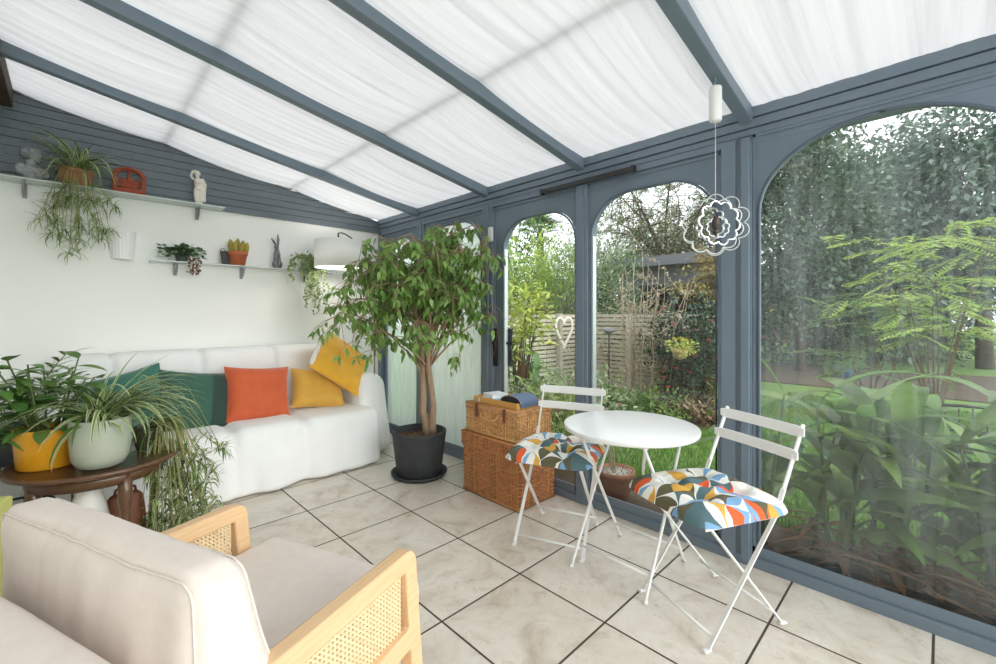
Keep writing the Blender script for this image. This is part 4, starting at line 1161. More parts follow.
m_ = MB(); m_.lathe([(0, .16), (.2, .16), (.206, .168), (.2, .176), (0, .176)], 40); m_.build('lower_shelf', WOODDK, t)

BIGL = LM('broad_leaf', S(82, 120, 60), .6, .28, .2, S(112, 148, 76), 12)
t = thing('potted_plant', 'broad-leaved plant in a bright yellow pot on the side table', 'plant', (-.062, 2.665, TH + .0005))
m_ = MB(); m_.lathe([(0, 0), (.085, 0), (.096, .008), (.106, .16), (.107, .167), (.098, .167), (.094, .14), (0, .14)], 44); m_.build('pot', M('yellow_glaze', S(232, 168, 40), .35, S(222, 154, 30), 16, coat=.3), t)
m_ = MB(); soilcap(m_, .095, .142); m_.build('soil', SOIL, t)
m_ = MB(); st = MB()
for k in range(15):
    a = rnd.uniform(0, 6.28); lean = rnd.uniform(.02, .15); h = rnd.uniform(.13, .34)
    b = V((.04 * math.cos(a), .04 * math.sin(a), .14)); e = b + V((lean * math.cos(a), lean * math.sin(a), h)); md = b.lerp(e, .5) + V((0, 0, .03))
    st.tube([b, md, e], [.005, .004, .003], 6)
    for j in range(7):
        p = b.lerp(e, .35 + .65 * j / 6); an = j * 2.4 + a
        m_.leaf(p, V((math.cos(an), math.sin(an), rnd.uniform(-.2, .55))), V((0, 0, 1)) + rv(.3), rnd.uniform(.085, .14), rnd.uniform(.040, .056), rnd.uniform(.3, .9), 5, .12, 0)
for a, el, L in ((-1.7, -.1, .10), (-2.4, .0, .09), (-1.2, .2, .11)):
    arc_leaf(m_, (.08 * math.cos(a), .08 * math.sin(a), .17), a, el, L, .05, .9, 5, .1, 0)
m_.build('foliage', BIGL, t); st.build('stem', STEMG, t)

t = thing('spider_plant', 'variegated spider plant in a sage-green pot on the side table', 'plant', (.098, 2.50, TH + .0005))
m_ = MB(); m_.lathe([(0, 0), (.055, 0), (.078, .010), (.093, .040), (.100, .10), (.101, .20), (.100, .206), (.094, .206), (.092, .18), (0, .18)], 48); m_.build('pot', M('sage_glaze', S(178, 186, 170), .4, S(170, 178, 162), 4), t)
m_ = MB(); soilcap(m_, .092, .182); m_.build('soil', SOIL, t)
m_ = MB(); rosette(m_, (0, 0, .19), 80, .34, .021, 1.9, (.5, 1.45), 9, .035)
for i in range(48): arc_leaf(m_, V((.03, 0, .19)) + rv(.03), rnd.uniform(-1.0, .9), rnd.uniform(.5, 1.25), rnd.uniform(.28, .44), .022, rnd.uniform(1.5, 2.4), 9)
for az, el, L in ((0.4, 1.1, .40), (.9, 1.25, .36), (0.1, .8, .42), (2.6, .6, .42), (2.2, .9, .34)): arc_leaf(m_, (0, 0, .19), az, el, L, .016, .8, 9)
m_.build('foliage', SPIDER, t)
ms = MB()
for e in ((.42, .12, .02), (.48, .22, -.06), (.36, .0, .10)):
    mr = MB(); pts = [V((.03, 0, .2)), V((.14, .02, .37)), V((e[0] * .7, e[1] * .7, .26)), V(e)]; ms.tube(pts, .0017, 5); rosette(mr, e, 5, .03, .005, 1, (-1, .5), 4); mr.build('plantlet', SPIDER, t)
ms.build('runner', STEM, t)

t = thing('spider_plant', 'spider plant in a dark ribbed pot, its offsets hanging off the table edge', 'plant', (.275, 2.67, TH + .0005))
m_ = MB()
def rp(u, v): a = 2 * math.pi * u; r = (.045 + .018 * v) * (1 + .03 * math.cos(a * 28)); return (r * math.cos(a), r * math.sin(a), .105 * v)
m_.grid(rp, 112, 5, wrap=True); m_.lathe([(0, .004), (.046, .004)], 28); m_.lathe([(.063, .103), (.056, .108), (.054, .09), (0, .088)], 40); m_.build('pot', M('dark_olive_glaze', S(72, 72, 54), .5), t)
m_ = MB(); soilcap(m_, .055, .09); m_.build('soil', SOIL, t)
m_ = MB(); rosette(m_, (0, 0, .1), 40, .22, .012, 2.0, (.2, 1.3), 8, .03); m_.build('foliage', SPIDER, t)
ms, mr = MB(), MB(); E_ = []
for i in range(60):
    s = rnd.random() ** .8; E_.append((-.06 + .28 * rnd.random() + .06 * (1 - s), -.16 + rnd.uniform(-.12, .14), -.0 - .44 * s))
runners(ms, mr, (.05, -.02, .1), E_, .10, .0125, 13, .08)
ms.build('runner', STEM, t); mr.build('plantlet', SPIDER, t)

t = thing('plant_stand', 'black metal plant stand at the left behind the yellow pot', 'stand', (-.17, 3.02, 0))
for z in (.30, .12):
    m_ = MB(); m_.tube([(.12 * math.cos(R(a)), .12 * math.sin(R(a)), z) for a in range(0, 360, 15)], .006, 6, close=True); m_.build('ring', BLACKM, t)
m_ = MB()
for z in (.50,): m_.tube([(.12 * math.cos(R(a)), .12 * math.sin(R(a)), z) for a in range(0, 360, 15)], .006, 6, close=True)
for k in range(5): m_.tube([(-.1 + .05 * k, -math.sqrt(max(.0, .0144 - (-.1 + .05 * k) ** 2)), .50), (-.1 + .05 * k, math.sqrt(max(.0, .0144 - (-.1 + .05 * k) ** 2)), .50)], .004, 6)
m_.build('rack', BLACKM, t)
for a in (45, 135, 225, 315):
    m_ = MB(); x, y = .12 * math.cos(R(a)), .12 * math.sin(R(a)); m_.box(x - .008, x + .008, y - .008, y + .008, 0, .53); m_.build('leg', BLACKM, t, smooth=False)
PALM = LM('palm_leaflet', S(96, 134, 68), .6, .35, .25)
t = thing('parlour_palm', 'feathery green palm in a dark grey pot on the black stand', 'plant', (-.17, 3.02, .5045))
m_ = MB(); m_.lathe([(0, 0), (.075, 0), (.105, .16), (.098, .16), (.093, .14), (0, .14)], 32); m_.build('pot', M('dark_grey_pot', S(74, 78, 82), .5), t)
m_ = MB(); soilcap(m_, .094, .14); m_.build('soil', SOIL, t)
m_ = MB(); st = MB()
for k in range(30):
    a = rnd.uniform(0, 6.28); el = rnd.uniform(.6, 1.35); L = rnd.uniform(.28, .44); p = V((.03 * math.cos(a), .03 * math.sin(a), .14)); d = V((math.cos(a) * math.cos(el), math.sin(a) * math.cos(el), math.sin(el))); pts = [p]
    for j in range(10):
        d = (d + V((0, 0, -.12))).normalized(); p = p + d * L / 10; pts.append(p)
        if j > 2:
            sd = d.cross(V((0, 0, 1))).normalized()
            for s in (-1, 1): m_.leaf(p, sd * s * .8 + d * .7, V((0, 0, 1)), rnd.uniform(.08, .125), .020, .6, 4, .15, 0)
    st.tube(pts, .0022, 5)
m_.clamp(0, -.21, -1); m_.build('foliage', PALM, t); st.clamp(0, -.21, -1).build('stem', STEMG, t)

t = thing('leather_bag', 'brown stitched leather bag under the side table', 'bag', (.185, 2.62, .1765), R(10))
m_ = MB(); soft_box(m_, (.07, .04, .10), .025, (12, 8, 12), (.01, .012, 0), lambda p: V((p.x * (1 - .15 * (p.z + .10) / .20), p.y * (1 - .4 * (p.z + .10) / .20), p.z + .10))); m_.build('bag_body', M('tan_leather', S(132, 84, 58), .5, S(112, 68, 46), 8, bump=.15), t)
m_ = MB(); m_.tube([(-.04, 0, .185), (-.035, 0, .22), (0, 0, .24), (.035, 0, .22), (.04, 0, .185)], .006, 8); m_.build('handle', LEATHER, t)
m_ = MB()
for i in range(14): m_.bar((-.056 + i * .0085, -.044, .03), (-.051 + i * .0085, -.044, .03), .003, .002)
m_.build('stitching', M('thread', S(220, 196, 150), .8), t)
o = MB(); o.lathe([(0, 0), (.05, 0), (.07, .03), (.078, .10), (.06, .2), (.045, .25), (.05, .28), (.045, .28), (.04, .25), (.0, .24)], 36)
o = o.build('vase', M('white_glaze', S(236, 236, 232), .3, coat=.3)); o.location = (.06, 2.56, .1765); tag(o, 'white ceramic vase under the side table beside the leather bag', 'vase')
t = thing('paper_bag', 'yellow-green paper bag with black marks standing left of the side table', 'bag', (-.215, 2.36, 0), R(-25))
m_ = MB(); m_.box(-.06, .06, -.04, .04, 0, .535); m_.build('bag_body', M('lime_paper', S(206, 208, 128), .7), t, smooth=False, bevel=.004)
m_ = MB()
m_.tube([(-.03, -.0402, .505), (-.03, -.0402, .53), (-.005, -.0402, .53), (-.003, -.0402, .522)], .004, 6, flat=.4)
m_.build('printed_mark', M('black_ink', (.01, .01, .01), .7), t, smooth=False)
# ------------------------------------------------------------------ the garden
GZ = -.06
def at(px, py, t):
    """a point t metres in front of the photograph's camera (used once, to lay the garden out)"""
    u = (px - 498) / 437; w = (314.2 - py) / 437
    return V((t * (.7009 + u * .7133), t * (.7133 - u * .7009), 1.193 + w * t))
GRASSM = M('grass_ground', S(112, 146, 66), .9, S(96, 130, 56), 3, bump=.4, bs=80)
EARTH = M('bed_soil', S(96, 80, 62), .95, S(74, 60, 46), 9, bump=.6, bs=40)
m_ = MB(); m_.box(GX + .14, 45, -40, 45, GZ - .2, GZ); struct(m_.build('lawn', GRASSM, smooth=False))
m_ = MB(); m_.box(GX + .15, 2.98, -3, 4.6, GZ, GZ + .012); struct(m_.build('flower_bed', EARTH, smooth=False))
m_ = MB(); m_.box(4.95, 5.6, 1.7, 3.7, GZ, GZ + .02); m_.box(2.99, 5.6, 3.25, 3.7, GZ, GZ + .02); m_.box(9.2, 13, -8, 8, GZ, GZ + .02); struct(m_.build('border_soil', EARTH, smooth=False))
# grass blades
m_ = MB(); R2 = random.Random(3)
for i in range(70000):
    x = 2.98 + 5.2 * R2.random() ** 1.5; y = R2.uniform(-1.4, 3.6)
    if x > 4.95 and y > 1.7: continue
    if y > 3.25: continue
    if x * .505 - y * .86 > 1.6 + 3: pass
    h = R2.uniform(.02, .045); a = R2.uniform(0, 6.28); w = .0035 + .0008 * x
    dx, dy = math.cos(a) * w, math.sin(a) * w; bx, by = R2.uniform(-.015, .015), R2.uniform(-.015, .015)
    m_.add([(x - dx, y - dy, GZ), (x + dx, y + dy, GZ), (x + bx, y + by, GZ + h)], [(0, 1, 2)])
o = m_.build('grass', M('grass_blade', S(118, 156, 66), .6, S(98, 138, 52), 1.2, island=.5, transl=.3)); o['kind'] = 'stuff'; tag(o, 'short green lawn grass outside the glass wall', 'grass')

# fences
FEN = M('weathered_slat', S(206, 198, 180), .85, S(168, 160, 142), 10, nsc=(1.5, 1.5, 14), bump=.2, bs=30, island=.15)
def fence(name, label, a, b, z1, pitch=.062):
    t = thing(name, label, 'fence', (a[0], a[1], GZ)); d = V((b[0] - a[0], b[1] - a[1], 0)); L = d.length; d.normalize(); nrm = V((-d.y, d.x, 0))
    m_ = MB(); z = .05
    while z < z1 - GZ:
        q = rnd.uniform(-.006, .006)
        n = 3
        for k in range(n): m_.bar(d * (L * k / n + .004) + V((0, 0, z + q)), d * (L * (k + 1) / n - .004) + V((0, 0, z + q + rnd.uniform(-.004, .004))), .016, .042)
        z += pitch
    m_.build('slat_panel', FEN, t, smooth=False)
    n = int(L / .95) + 1
    for k in range(n + 1):
        p = d * (L * k / n) + nrm * -.045; m_ = MB(); m_.box(p.x - .035, p.x + .035, p.y - .035, p.y + .035, 0, z1 - GZ + .03); m_.build('post', FEN, t, smooth=False, bevel=.004)
    return t
fence('garden_fence', 'weathered slatted fence running away from the glass door, with the white heart on it', (2.75, 3.86), (5.72, 3.86), 1.17)
fence('garden_fence', 'weathered slatted fence across the garden behind the bare twiggy shrub', (5.70, 3.80), (5.70, 1.72), 1.17)
P = []
for i in range(48):
    a = 2 * math.pi * i / 48; P.append((.125 * math.sin(a) ** 3 * 1.0, .0103 * 1.25 * (13 * math.cos(a) - 5 * math.cos(2 * a) - 2 * math.cos(3 * a) - math.cos(4 * a)) * (1.25 if math.cos(a) < 0 else 1)))
m_ = MB(); m_.tube([(p[0], 0, p[1]) for p in P], .017, 8, close=True); m_.tube([(0, 0, .07), (0, 0, .16)], .003, 5)
o = m_.build('heart_ornament', M('white_willow', S(236, 230, 216), .7, bump=.3, bs=80)); o.location = (4.93, 3.70, .985); o.rotation_euler = (0, 0, R(-38)); o.scale = (.95, .95, 1.02); tag(o, 'white open heart ornament hung on the slatted fence', 'ornament')

# plants --------------------------------------------------------------------------
def foliage(mb, c, r, n, L, W, clumps=18, cs=.28, up=.2, droop=0, chip=True, shell=.55, rng=rnd, cut=None):
    c = V(c); r = V(r); C_ = []
    for k in range(clumps):
        d = V((rng.gauss(0, 1), rng.gauss(0, 1), rng.gauss(0, 1))).normalized() * (shell + (1 - shell) * rng.random())
        C_.append(V((c.x + d.x * r.x, c.y + d.y * r.y, c.z + d.z * r.z)))
    for i in range(n):
        q = C_[rng.randrange(clumps)]; p = q + V((rng.gauss(0, cs) * r.x, rng.gauss(0, cs) * r.y, rng.gauss(0, cs * .8) * r.z))
        if p.z < GZ + .02 or (cut and cut(p)): continue
        d = (p - c); d = V((d.x / r.x, d.y / r.y, d.z / r.z)); dd = d * .6 + V((rng.gauss(0, .6), rng.gauss(0, .6), rng.gauss(0, .5) + up - droop))
        nn = V((rng.gauss(0, .5), rng.gauss(0, .5), 1)) + d * .5
        l = L * rng.uniform(.6, 1.2); w = W * rng.uniform(.7, 1.2)
        if chip: mb.chip(p, dd, nn, l, w)
        else: mb.leaf(p, dd, nn, l, w, rng.uniform(.1, .6), 3, .2, 2)
    return C_
def limbs(mb, base, C_, r0, wob=.06, rng=rnd, n=7):
    base = V(base)
    for q in C_:
        m = base.lerp(q, .45) + V((rng.gauss(0, wob), rng.gauss(0, wob), abs(rng.gauss(0, wob)) + .05 * (q - base).length))
        pts = [base * (1 - u) ** 2 + m * 2 * u * (1 - u) + q * u * u for u in [j / n for j in range(n + 1)]]
        mb.tube(pts, [r0 * (1 - .85 * j / n) for j in range(n + 1)], 5)
BARKD = M('grey_bark', S(98, 84, 70), .9, S(70, 60, 50), 12, bump=.4, bs=30)
BARKB = M('brown_bark', S(122, 98, 74), .9, S(92, 72, 54), 8, nsc=(3, 3, 1), bump=.5, bs=20)
TWIG = M('pale_twig', S(176, 162, 140), .85, S(148, 134, 112), 20)
def shrub(name, label, cat, base, c, r, n, L, W, mat, group=None, clumps=18, r0=.012, cs=.28, twmat=None, **k):
    base = V(base); t = thing(name, label, cat, base, 0, group)
    lo = MB(); C_ = foliage(lo, V(c) - base + V((0, 0, 0)), r, n, L, W, clumps, cs, cut=k.pop('cut', None) if False else (lambda p: p.z < .02), **k)
    if base.x < 3.4: lo.clamp(0, GX + .13 - base.x, -1)
    lo.build('foliage', mat, t, smooth=False)
    tw = MB(); limbs(tw, (0, 0, 0), C_, r0); tw.build('trunk', twmat or BARKD, t)
    return t
_f0 = foliage
def foliage(mb, c, r, n, L, W, clumps=18, cs=.28, **k):
    global GZ
    s = GZ; 
    GZ = -9; o = _f0(mb, c, r, n, L, W, clumps, cs, **k); GZ = s; return o

def base_of(p, z=GZ): return (p.x, p.y, z)
# behind the slatted fence, left to right
LIME = LM('bamboo_leaf', S(172, 192, 100), .7, .45, .4); LIMED = LM('hedge_leaf', S(134, 160, 84), .6, .5, .3); OLIVE = LM('olive_leaf', S(134, 148, 122), .5, .5, .25); MIDG = LM('mid_leaf', S(92, 122, 62), .6)
DARK = LM('dark_leaf', S(92, 112, 88), .6, .5, .15); CONI = LM('conifer_leaf', S(104, 124, 108), .5, .6, .1); RUST = LM('maple_leaf', S(160, 128, 84), .7, .5, .4, S(140, 146, 84), 3)
YLW = LM('yellow_green_leaf', S(176, 188, 96), .7, .4, .35); PALEG = LM('pale_leaf', S(150, 164, 124), .5, .5, .3); CAM = LM('camellia_leaf', S(52, 78, 54), .5, .25, .1)
def bamboo(label, px, t_, ztop, w, n, mat, seed):
    rg = random.Random(seed); b = at(px, 314, t_); b.z = GZ
    t = thing('bamboo', label, 'bamboo', b, 0, None); cu = MB(); lf = MB()
    for k in range(26):
        x, y = rg.gauss(0, w * .45), rg.gauss(0, w * .45); h = (ztop - GZ) * rg.uniform(.62, 1.03); lx_, ly_ = rg.gauss(0, .25), rg.gauss(0, .25)
        pts = [V((x + lx_ * (j / 8) ** 2, y + ly_ * (j / 8) ** 2, h * j / 8)) for j in range(9)]
        cu.tube(pts, [.012 - .0012 * j for j in range(9)], 5)
        for q in range(n // 26):
            u = .2 + .8 * rg.random() ** .7; i = min(7, int(u * 8)); p = pts[i].lerp(pts[i + 1], u * 8 - i) + V((rg.gauss(0, .15), rg.gauss(0, .15), rg.gauss(0, .08)))
            lf.chip(p, (rg.gauss(0, .7), rg.gauss(0, .7), rg.gauss(-.35, .5)), (rg.gauss(0, .4), rg.gauss(0, .4), 1), rg.uniform(.11, .2), rg.uniform(.022, .034))
    cu.build('cane', M('bamboo_cane%d' % seed, S(150, 158, 92), .5), t); lf.build('foliage', mat, t, smooth=False)
bamboo('tall lime-green bamboo clump right of the palm, behind the fence', 552, 8.0, 2.55, 1.1, 5200, LIME, 11)
bamboo('green bamboo clump left of the palm, behind the door post', 512, 7.2, 2.35, .9, 4200, LIMED, 12)
b = at(540, 314, 13.0); b.z = GZ
t = thing('fan_palm', 'tall shaggy fan palm rising behind the bamboo', 'palm', b); m_ = MB(); m_.tube([(0, 0, 0), (.03, 0, 1.7), (0, 0, 3.65)], [.12, .13, .10], 10); m_.build('trunk', BARKD, t)
m_ = MB(); st = MB(); rg = random.Random(5)
for k in range(24):
    a = rg.uniform(0, 6.28); el = rg.uniform(-.7, 1.3); d = V((math.cos(a) * math.cos(el), math.sin(a) * math.cos(el), math.sin(el))); p = V((0, 0, 3.65)); q = p + d * rg.uniform(.3, .45) + V((0, 0, .05)); st.tube([p, q], .012, 5)
    sd = d.cross(V((0, 0, 1))).normalized(); nn = sd.cross(d)
    for j in range(15):
        an = R(-85 + 170 * j / 14); m_.leaf(q, d * math.cos(an) + sd * math.sin(an), nn, rg.uniform(.38, .5), .045, .7, 4, .2, 1)
m_.build('fronds', LM('palm_frond', S(92, 112, 84), .5), t); st.build('leaf_stalk', STEMG, t)
p = at(582, 290, 7.4)
shrub('olive_tree', 'grey-green willowy shrub between door post and shed, behind the fence', 'shrub', base_of(p), (p.x, p.y, 1.55), (.75, .75, 1.05), 5200, .10, .020, OLIVE, clumps=40, r0=.02, up=.4)
p = at(612, 300, 7.6)
shrub('leafy_shrub', 'olive-green shrub at the left corner of the shed', 'shrub', base_of(p), (p.x, p.y, 1.5), (.5, .5, .85), 2600, .09, .03, MIDG, clumps=24, r0=.02)
# bramble tangle over the fence
p = at(545, 300, 6.6)
t = thing('bare_bush', 'tangle of bare brown stems along the top of the fence under the bamboo', 'shrub', base_of(p)); m_ = MB(); rg = random.Random(8)
for k in range(130):
    a = V((rg.uniform(-.9, 1.1), rg.uniform(-.15, .3), rg.uniform(.9, 1.35))); e = a + V((rg.gauss(0, .35), rg.gauss(0, .15), rg.gauss(.08, .15)))
    m_.tube([(a.x * .6, a.y, 0 if k < 10 else a.z - .15), a, a.lerp(e, .5) + V((0, 0, rg.uniform(0, .12))), e], [.009, .007, .005, .003], 5)
m_.build('stems', M('bramble', S(140, 118, 98), .9, S(104, 86, 72), 10), t)
m_ = MB(); _f0(m_, (.1, 0, 1.15), (.9, .25, .25), 500, .06, .03, 12, .3); m_.build('foliage', OLIVE, t, smooth=False)

# shed
sh = thing('garden_shed', 'dark grey timber garden room with black-framed windows behind the fence', 'shed', (7.55, 2.9, GZ))
SHEDM = M('shed_boards', S(112, 116, 120), .7, S(94, 98, 102), 6, nsc=(1, .6, 14), bump=.15); SHEDD = M('shed_frame', S(58, 62, 68), .5); ROOFM = M('roofing_felt', S(84, 84, 84), .9)
m_ = MB(); y0, y1 = -.6, 1.35
m_.box(0, 1.2, y0, y1, 0, 2.17)
for k in range(23): m_.box(-.012, .0, y0, y1, .02 + k * .0925, .105 + k * .0925)
m_.build('wall', SHEDM, sh, smooth=False)
m_ = MB(); m_.box(-.25, 1.3, y0 - .05, y1 + .15, 2.17, 2.26); m_.build('roof', ROOFM, sh, smooth=False)
m_ = MB(); m_.box(-.262, -.24, y0 - .06, y1 + .16, 2.10, 2.27); m_.build('fascia', SHEDM, sh, smooth=False)
DGL = M('dark_glass', (.03, .035, .04), .08)
for k in range(3):
    ya = 1.02 - k * .62; f = MB()
    ring2d(f, [(ya - .58, .95), (ya, .95), (ya, 1.78), (ya - .58, 1.78)], [(ya - .54, .99), (ya - .04, .99), (ya - .04, 1.74), (ya - .54, 1.74)], (ya - .29, 1.37), lambda p, d: (-.03 + .05 * d, p[0], p[1]))
    fr = f.build('window_frame', SHEDD, sh, smooth=False); g = MB(); g.box(-.012, -.004, ya - .55, ya - .03, .98, 1.75); g.build('pane', DGL, fr, smooth=False)
    if k == 2: g = MB(); g.grid(lambda u, v: (-.017 + .006 * math.sin(u * 40), ya - .50 + .4 * u, 1.0 + .4 * v), 60, 3); g.build('net_curtain', M('curtain', S(190, 196, 202), .9), fr)

# twiggy shrub and climbers before the far fence
p = at(640, 400, 5.55); base = V((p.x, p.y, GZ + .02))
t = thing('bare_shrub', 'bare pale twiggy shrub standing before the far fence', 'shrub', base); m_ = MB(); rg = random.Random(14); lf = MB()
for k in range(34):
    x, y = rg.gauss(0, .12), rg.gauss(0, .12); e = V((x * 3.2 + rg.gauss(0, .16), y * 3 + rg.gauss(0, .14), rg.uniform(.9, 2.0)))
    pts = [V((x, y, 0)).lerp(e, j / 6) + V((rg.gauss(0, .02), rg.gauss(0, .02), 0)) for j in range(7)]; m_.tube(pts, [.009, .008, .007, .006, .005, .004, .002], 5)
    for q in range(6):
        i = rg.randrange(2, 7); a = pts[i]; b_ = a + V((rg.gauss(0, .16), rg.gauss(0, .16), rg.uniform(.05, .3))); m_.tube([a, a.lerp(b_, .5) + V((0, 0, -.02)), b_], [.004, .003, .0018], 4)
        for w_ in range(5): lf.chip(a.lerp(b_, rg.random()), rv(), rv(), .05, .016)
m_.build('stems', TWIG, t); lf.build('seed_heads', M('dry_leaf', S(170, 158, 124), .8, island=.4), t, smooth=False)
FLR = M('red_petal', S(214, 70, 92), .6, island=.3)
def flowers(t, pts, r, mat, name='flower'):
    for q in pts:
        m_ = MB()
        for k in range(6): a = k * 1.047; m_.leaf(q, (math.cos(a), math.sin(a), .5), (0, 0, 1), r, r * .9, .8, 3, .2, 0)
        m_.ball(q, r * .35, 6, 5); m_.build(name, mat, t)
for px, t_, zc, h, lab, nf in ((672, 5.35, .72, .62, 'dark-leaved camellia with pink-red flowers behind the hanging basket, before the far fence', 9), (704, 5.15, .78, .60, 'narrow dark-leaved camellia with red flowers by the right edge of the arched window', 12)):
    p = at(px, 380, t_); t = shrub('camellia', lab, 'shrub', (p.x, p.y, GZ + .02), (p.x, p.y, zc - .08), (.24, .28, h * .92), 1400, .075, .038, CAM, clumps=30, r0=.010, chip=False)
    rg = random.Random(px); flowers(t, [V((-.24 + rg.gauss(0, .05), rg.gauss(0, .2) , zc - GZ + rg.uniform(-h * .8, h))) for k in range(nf)], .035, FLR)
p = at(680, 348, 4.9)
t = thing('hanging_basket', 'small basket of yellow flowers hanging before the camellia', 'hanging basket', (p.x, p.y, .70)); m_ = MB(); m_.lathe([(0, -.02), (.05, 0), (.085, .07), (.09, .11), (.08, .10), (0, .09)], 20); m_.build('basket', M('straw', S(186, 160, 116), .9, bump=.5, bs=60), t)
m_ = MB(); _f0(m_, (0, 0, .15), (.13, .13, .09), 220, .05, .03, 14, .3, chip=False); m_.build('foliage', YLW, t); rg = random.Random(2)
flowers(t, [V((rg.gauss(0, .07), rg.gauss(0, .07), .18 + rg.uniform(-.04, .06))) for k in range(7)], .032, M('yellow_petal', S(240, 200, 60), .6))
m_ = MB(); m_.tube([(.09, 0, .11), (0, 0, .40), (-.09, 0, .11)], .0025, 5); m_.tube([(0, 0, .40), (.02, 0, .44), (.05, 0, .43), (.055, 0, -.74)], .006, 6); m_.build('hook_stake', BLACKM, t)
for i, (px, t_, lab) in enumerate(((609, 5.5, 'black stake with a small lantern before the fence, left of the bare shrub'), (686, 5.25, 'black stake with a small white lantern between the two camellias'))):
    p = at(px, 330, t_); t = thing('garden_light', lab, 'garden light', (p.x, p.y, GZ + .02)); m_ = MB(); m_.tube([(0, 0, 0), (0, 0, .98)], .009, 6); m_.build('stake', BLACKM, t)
    m_ = MB(); m_.lathe([(.008, .98), (.05, 1.0), (.085, 1.03), (.03, 1.06), (0, 1.06)] if i == 0 else [(.008, .98), (.04, .99), (.05, 1.06), (.02, 1.09), (0, 1.09)], 16); m_.build('lantern', M('grey_lantern', S(120, 122, 124), .5) if i == 0 else M('white_lantern', S(232, 232, 230), .4), t)
# border planting below the fence
rg = random.Random(31)
for px, t_, rr, mat, lab in ((620, 5.2, .26, PALEG, 'low silvery plant at the fence foot, left of the bare shrub'), (636, 4.9, .24, MIDG, 'low green clump in front of the bare shrub'), (662, 5.05, .26, LIMED, 'bright green low plant in the border below the hanging basket'),
                            (700, 4.95, .25, M('red_brown_leaf', S(142, 116, 88), .6, island=.5), 'low rusty-leaved plant at the border edge by the right camellia'), (716, 5.1, .24, YLW, 'low yellowish grassy plant at the border end'), (598, 5.2, .28, MIDG, 'low green plant at the fence corner behind the door post')):
    p = at(px, 395, t_); shrub('border_plant', lab, 'plant', (p.x, p.y, GZ + .02), (p.x, p.y, .12), (rr, rr, .20), 520, .07, .03, mat, clumps=16, r0=.005, chip=False)
# by the door
p = at(520, 350, 4.5)
shrub('yellow_shrub', 'tall shrub with yellow-green leaves behind the door handle, before the fence', 'shrub', base_of(at(516, 300, 4.6)), tuple(at(518, 312, 4.6)), (.26, .26, .42), 620, .11, .034, YLW, clumps=22, r0=.012, chip=False)
GING = LM('ginger_leaf', S(130, 160, 84), .5, .36, .35, S(106, 138, 64), 8)
def ginger(label, x, y, canes, hmax, L, W, seed, spread=.12, mat=None):
    rg = random.Random(seed); t = thing('ginger_lily', label, 'plant', (x, y, GZ + .012), 0); lf = MB(); st = MB()
    for k in range(canes):
        a = rg.uniform(0, 6.28); b = V((rg.gauss(0, spread), rg.gauss(0, spread * 1.6), 0)); h = hmax * rg.uniform(.45, 1); le = rg.uniform(.03, .2) * h
        e = b + V((abs(math.cos(a)) * le * .6 if x < 2.9 else math.cos(a) * le, math.sin(a) * le, h)); md = b.lerp(e, .5) + V((0, 0, .04)); pts = [b, b.lerp(md, .6), md, e]; st.tube(pts, [.011, .010, .009, .005], 7)
        for j in range(8):
            u = .25 + .75 * j / 7; p = b.lerp(e, u); an = a + j * math.pi + rg.gauss(0, .45); el = rg.uniform(.35, 1.0) + .25 * u
            l = L * rg.uniform(.65, 1.1)
            d = V((math.cos(an) * math.cos(el), math.sin(an) * math.cos(el), math.sin(el)))
            if x + p.x + d.x * l * .8 < GX + .13: d.x = abs(d.x) * .3 + max(0, (GX + .15 - x - p.x) / l); d.normalize()
            lf.leaf(p, d, V((-d.x, -d.y, 1.6)) + V((rg.gauss(0, .3), rg.gauss(0, .3), 0)), l, W * rg.uniform(.75, 1.15), rg.uniform(.7, 1.7), 10, .16, 3)
    lf.clamp(0, GX + .125 - x, -1) if x < 3.2 else None; lf.build('foliage', mat or GING, t); st.build('stem', STEMG, t); return t
ginger('broad-leaved clump outside the door, beyond the hampers and below the heart', 3.75, 3.25, 8, .95, .42, .12, 41, .12, LM('door_plant_leaf', S(112, 140, 84), .5, .4, .25))
p = at(585, 390, 4.0); t = shrub('flowering_plant', 'pink-flowered low plant outside the door behind the left chair', 'plant', base_of(p), (p.x, p.y, .32), (.33, .33, .32), 900, .06, .026, PALEG, clumps=24, r0=.006, chip=False)
rg = random.Random(6); flowers(t, [V((rg.gauss(-.05, .18), rg.gauss(0, .18), .38 + rg.uniform(-.1, .28))) for k in range(12)], .032, M('pink_petal', S(222, 92, 120), .6))
p = at(548, 400, 3.6); shrub('leafy_plant', 'pale green leafy plant outside the glass behind the hampers', 'plant', base_of(p), (p.x, p.y, .32), (.30, .34, .34), 900, .075, .03, LM('lush_leaf', S(138, 160, 96), .6), clumps=24, r0=.007, chip=False)
# terracotta pot outside
po = thing('garden_pot', 'terracotta pot with a twiggy plant on the ground outside, behind the left chair', 'pot', (2.66, 1.56, GZ + .012))
m_ = MB(); m_.lathe([(0, 0), (.085, 0), (.115, .15), (.125, .152), (.127, .185), (.118, .185), (.112, .165), (0, .165)], 36); m_.build('pot', M('old_terracotta', S(176, 118, 86), .8, S(150, 98, 72), 12, bump=.2), po)
m_ = MB(); m_.lathe([(0, .172), (.112, .166)], 24); 
for i in range(90): a = rnd.uniform(0, 6.28); r = .105 * math.sqrt(rnd.random()); m_.ball((r * math.cos(a), r * math.sin(a), .172), rnd.uniform(.004, .008), 6, 4)
m_.build('gravel', M('pale_gravel', S(198, 190, 178), .9, island=.4), po)
m_ = MB(); rg = random.Random(77)
for k in range(9): a = rg.uniform(0, 6.28); m_.tube([(.03 * math.cos(a), .03 * math.sin(a), .16), (.07 * math.cos(a), .07 * math.sin(a), .26), (.13 * math.cos(a), .13 * math.sin(a), .34 + rg.uniform(0, .08))], [.004, .003, .0015], 5)
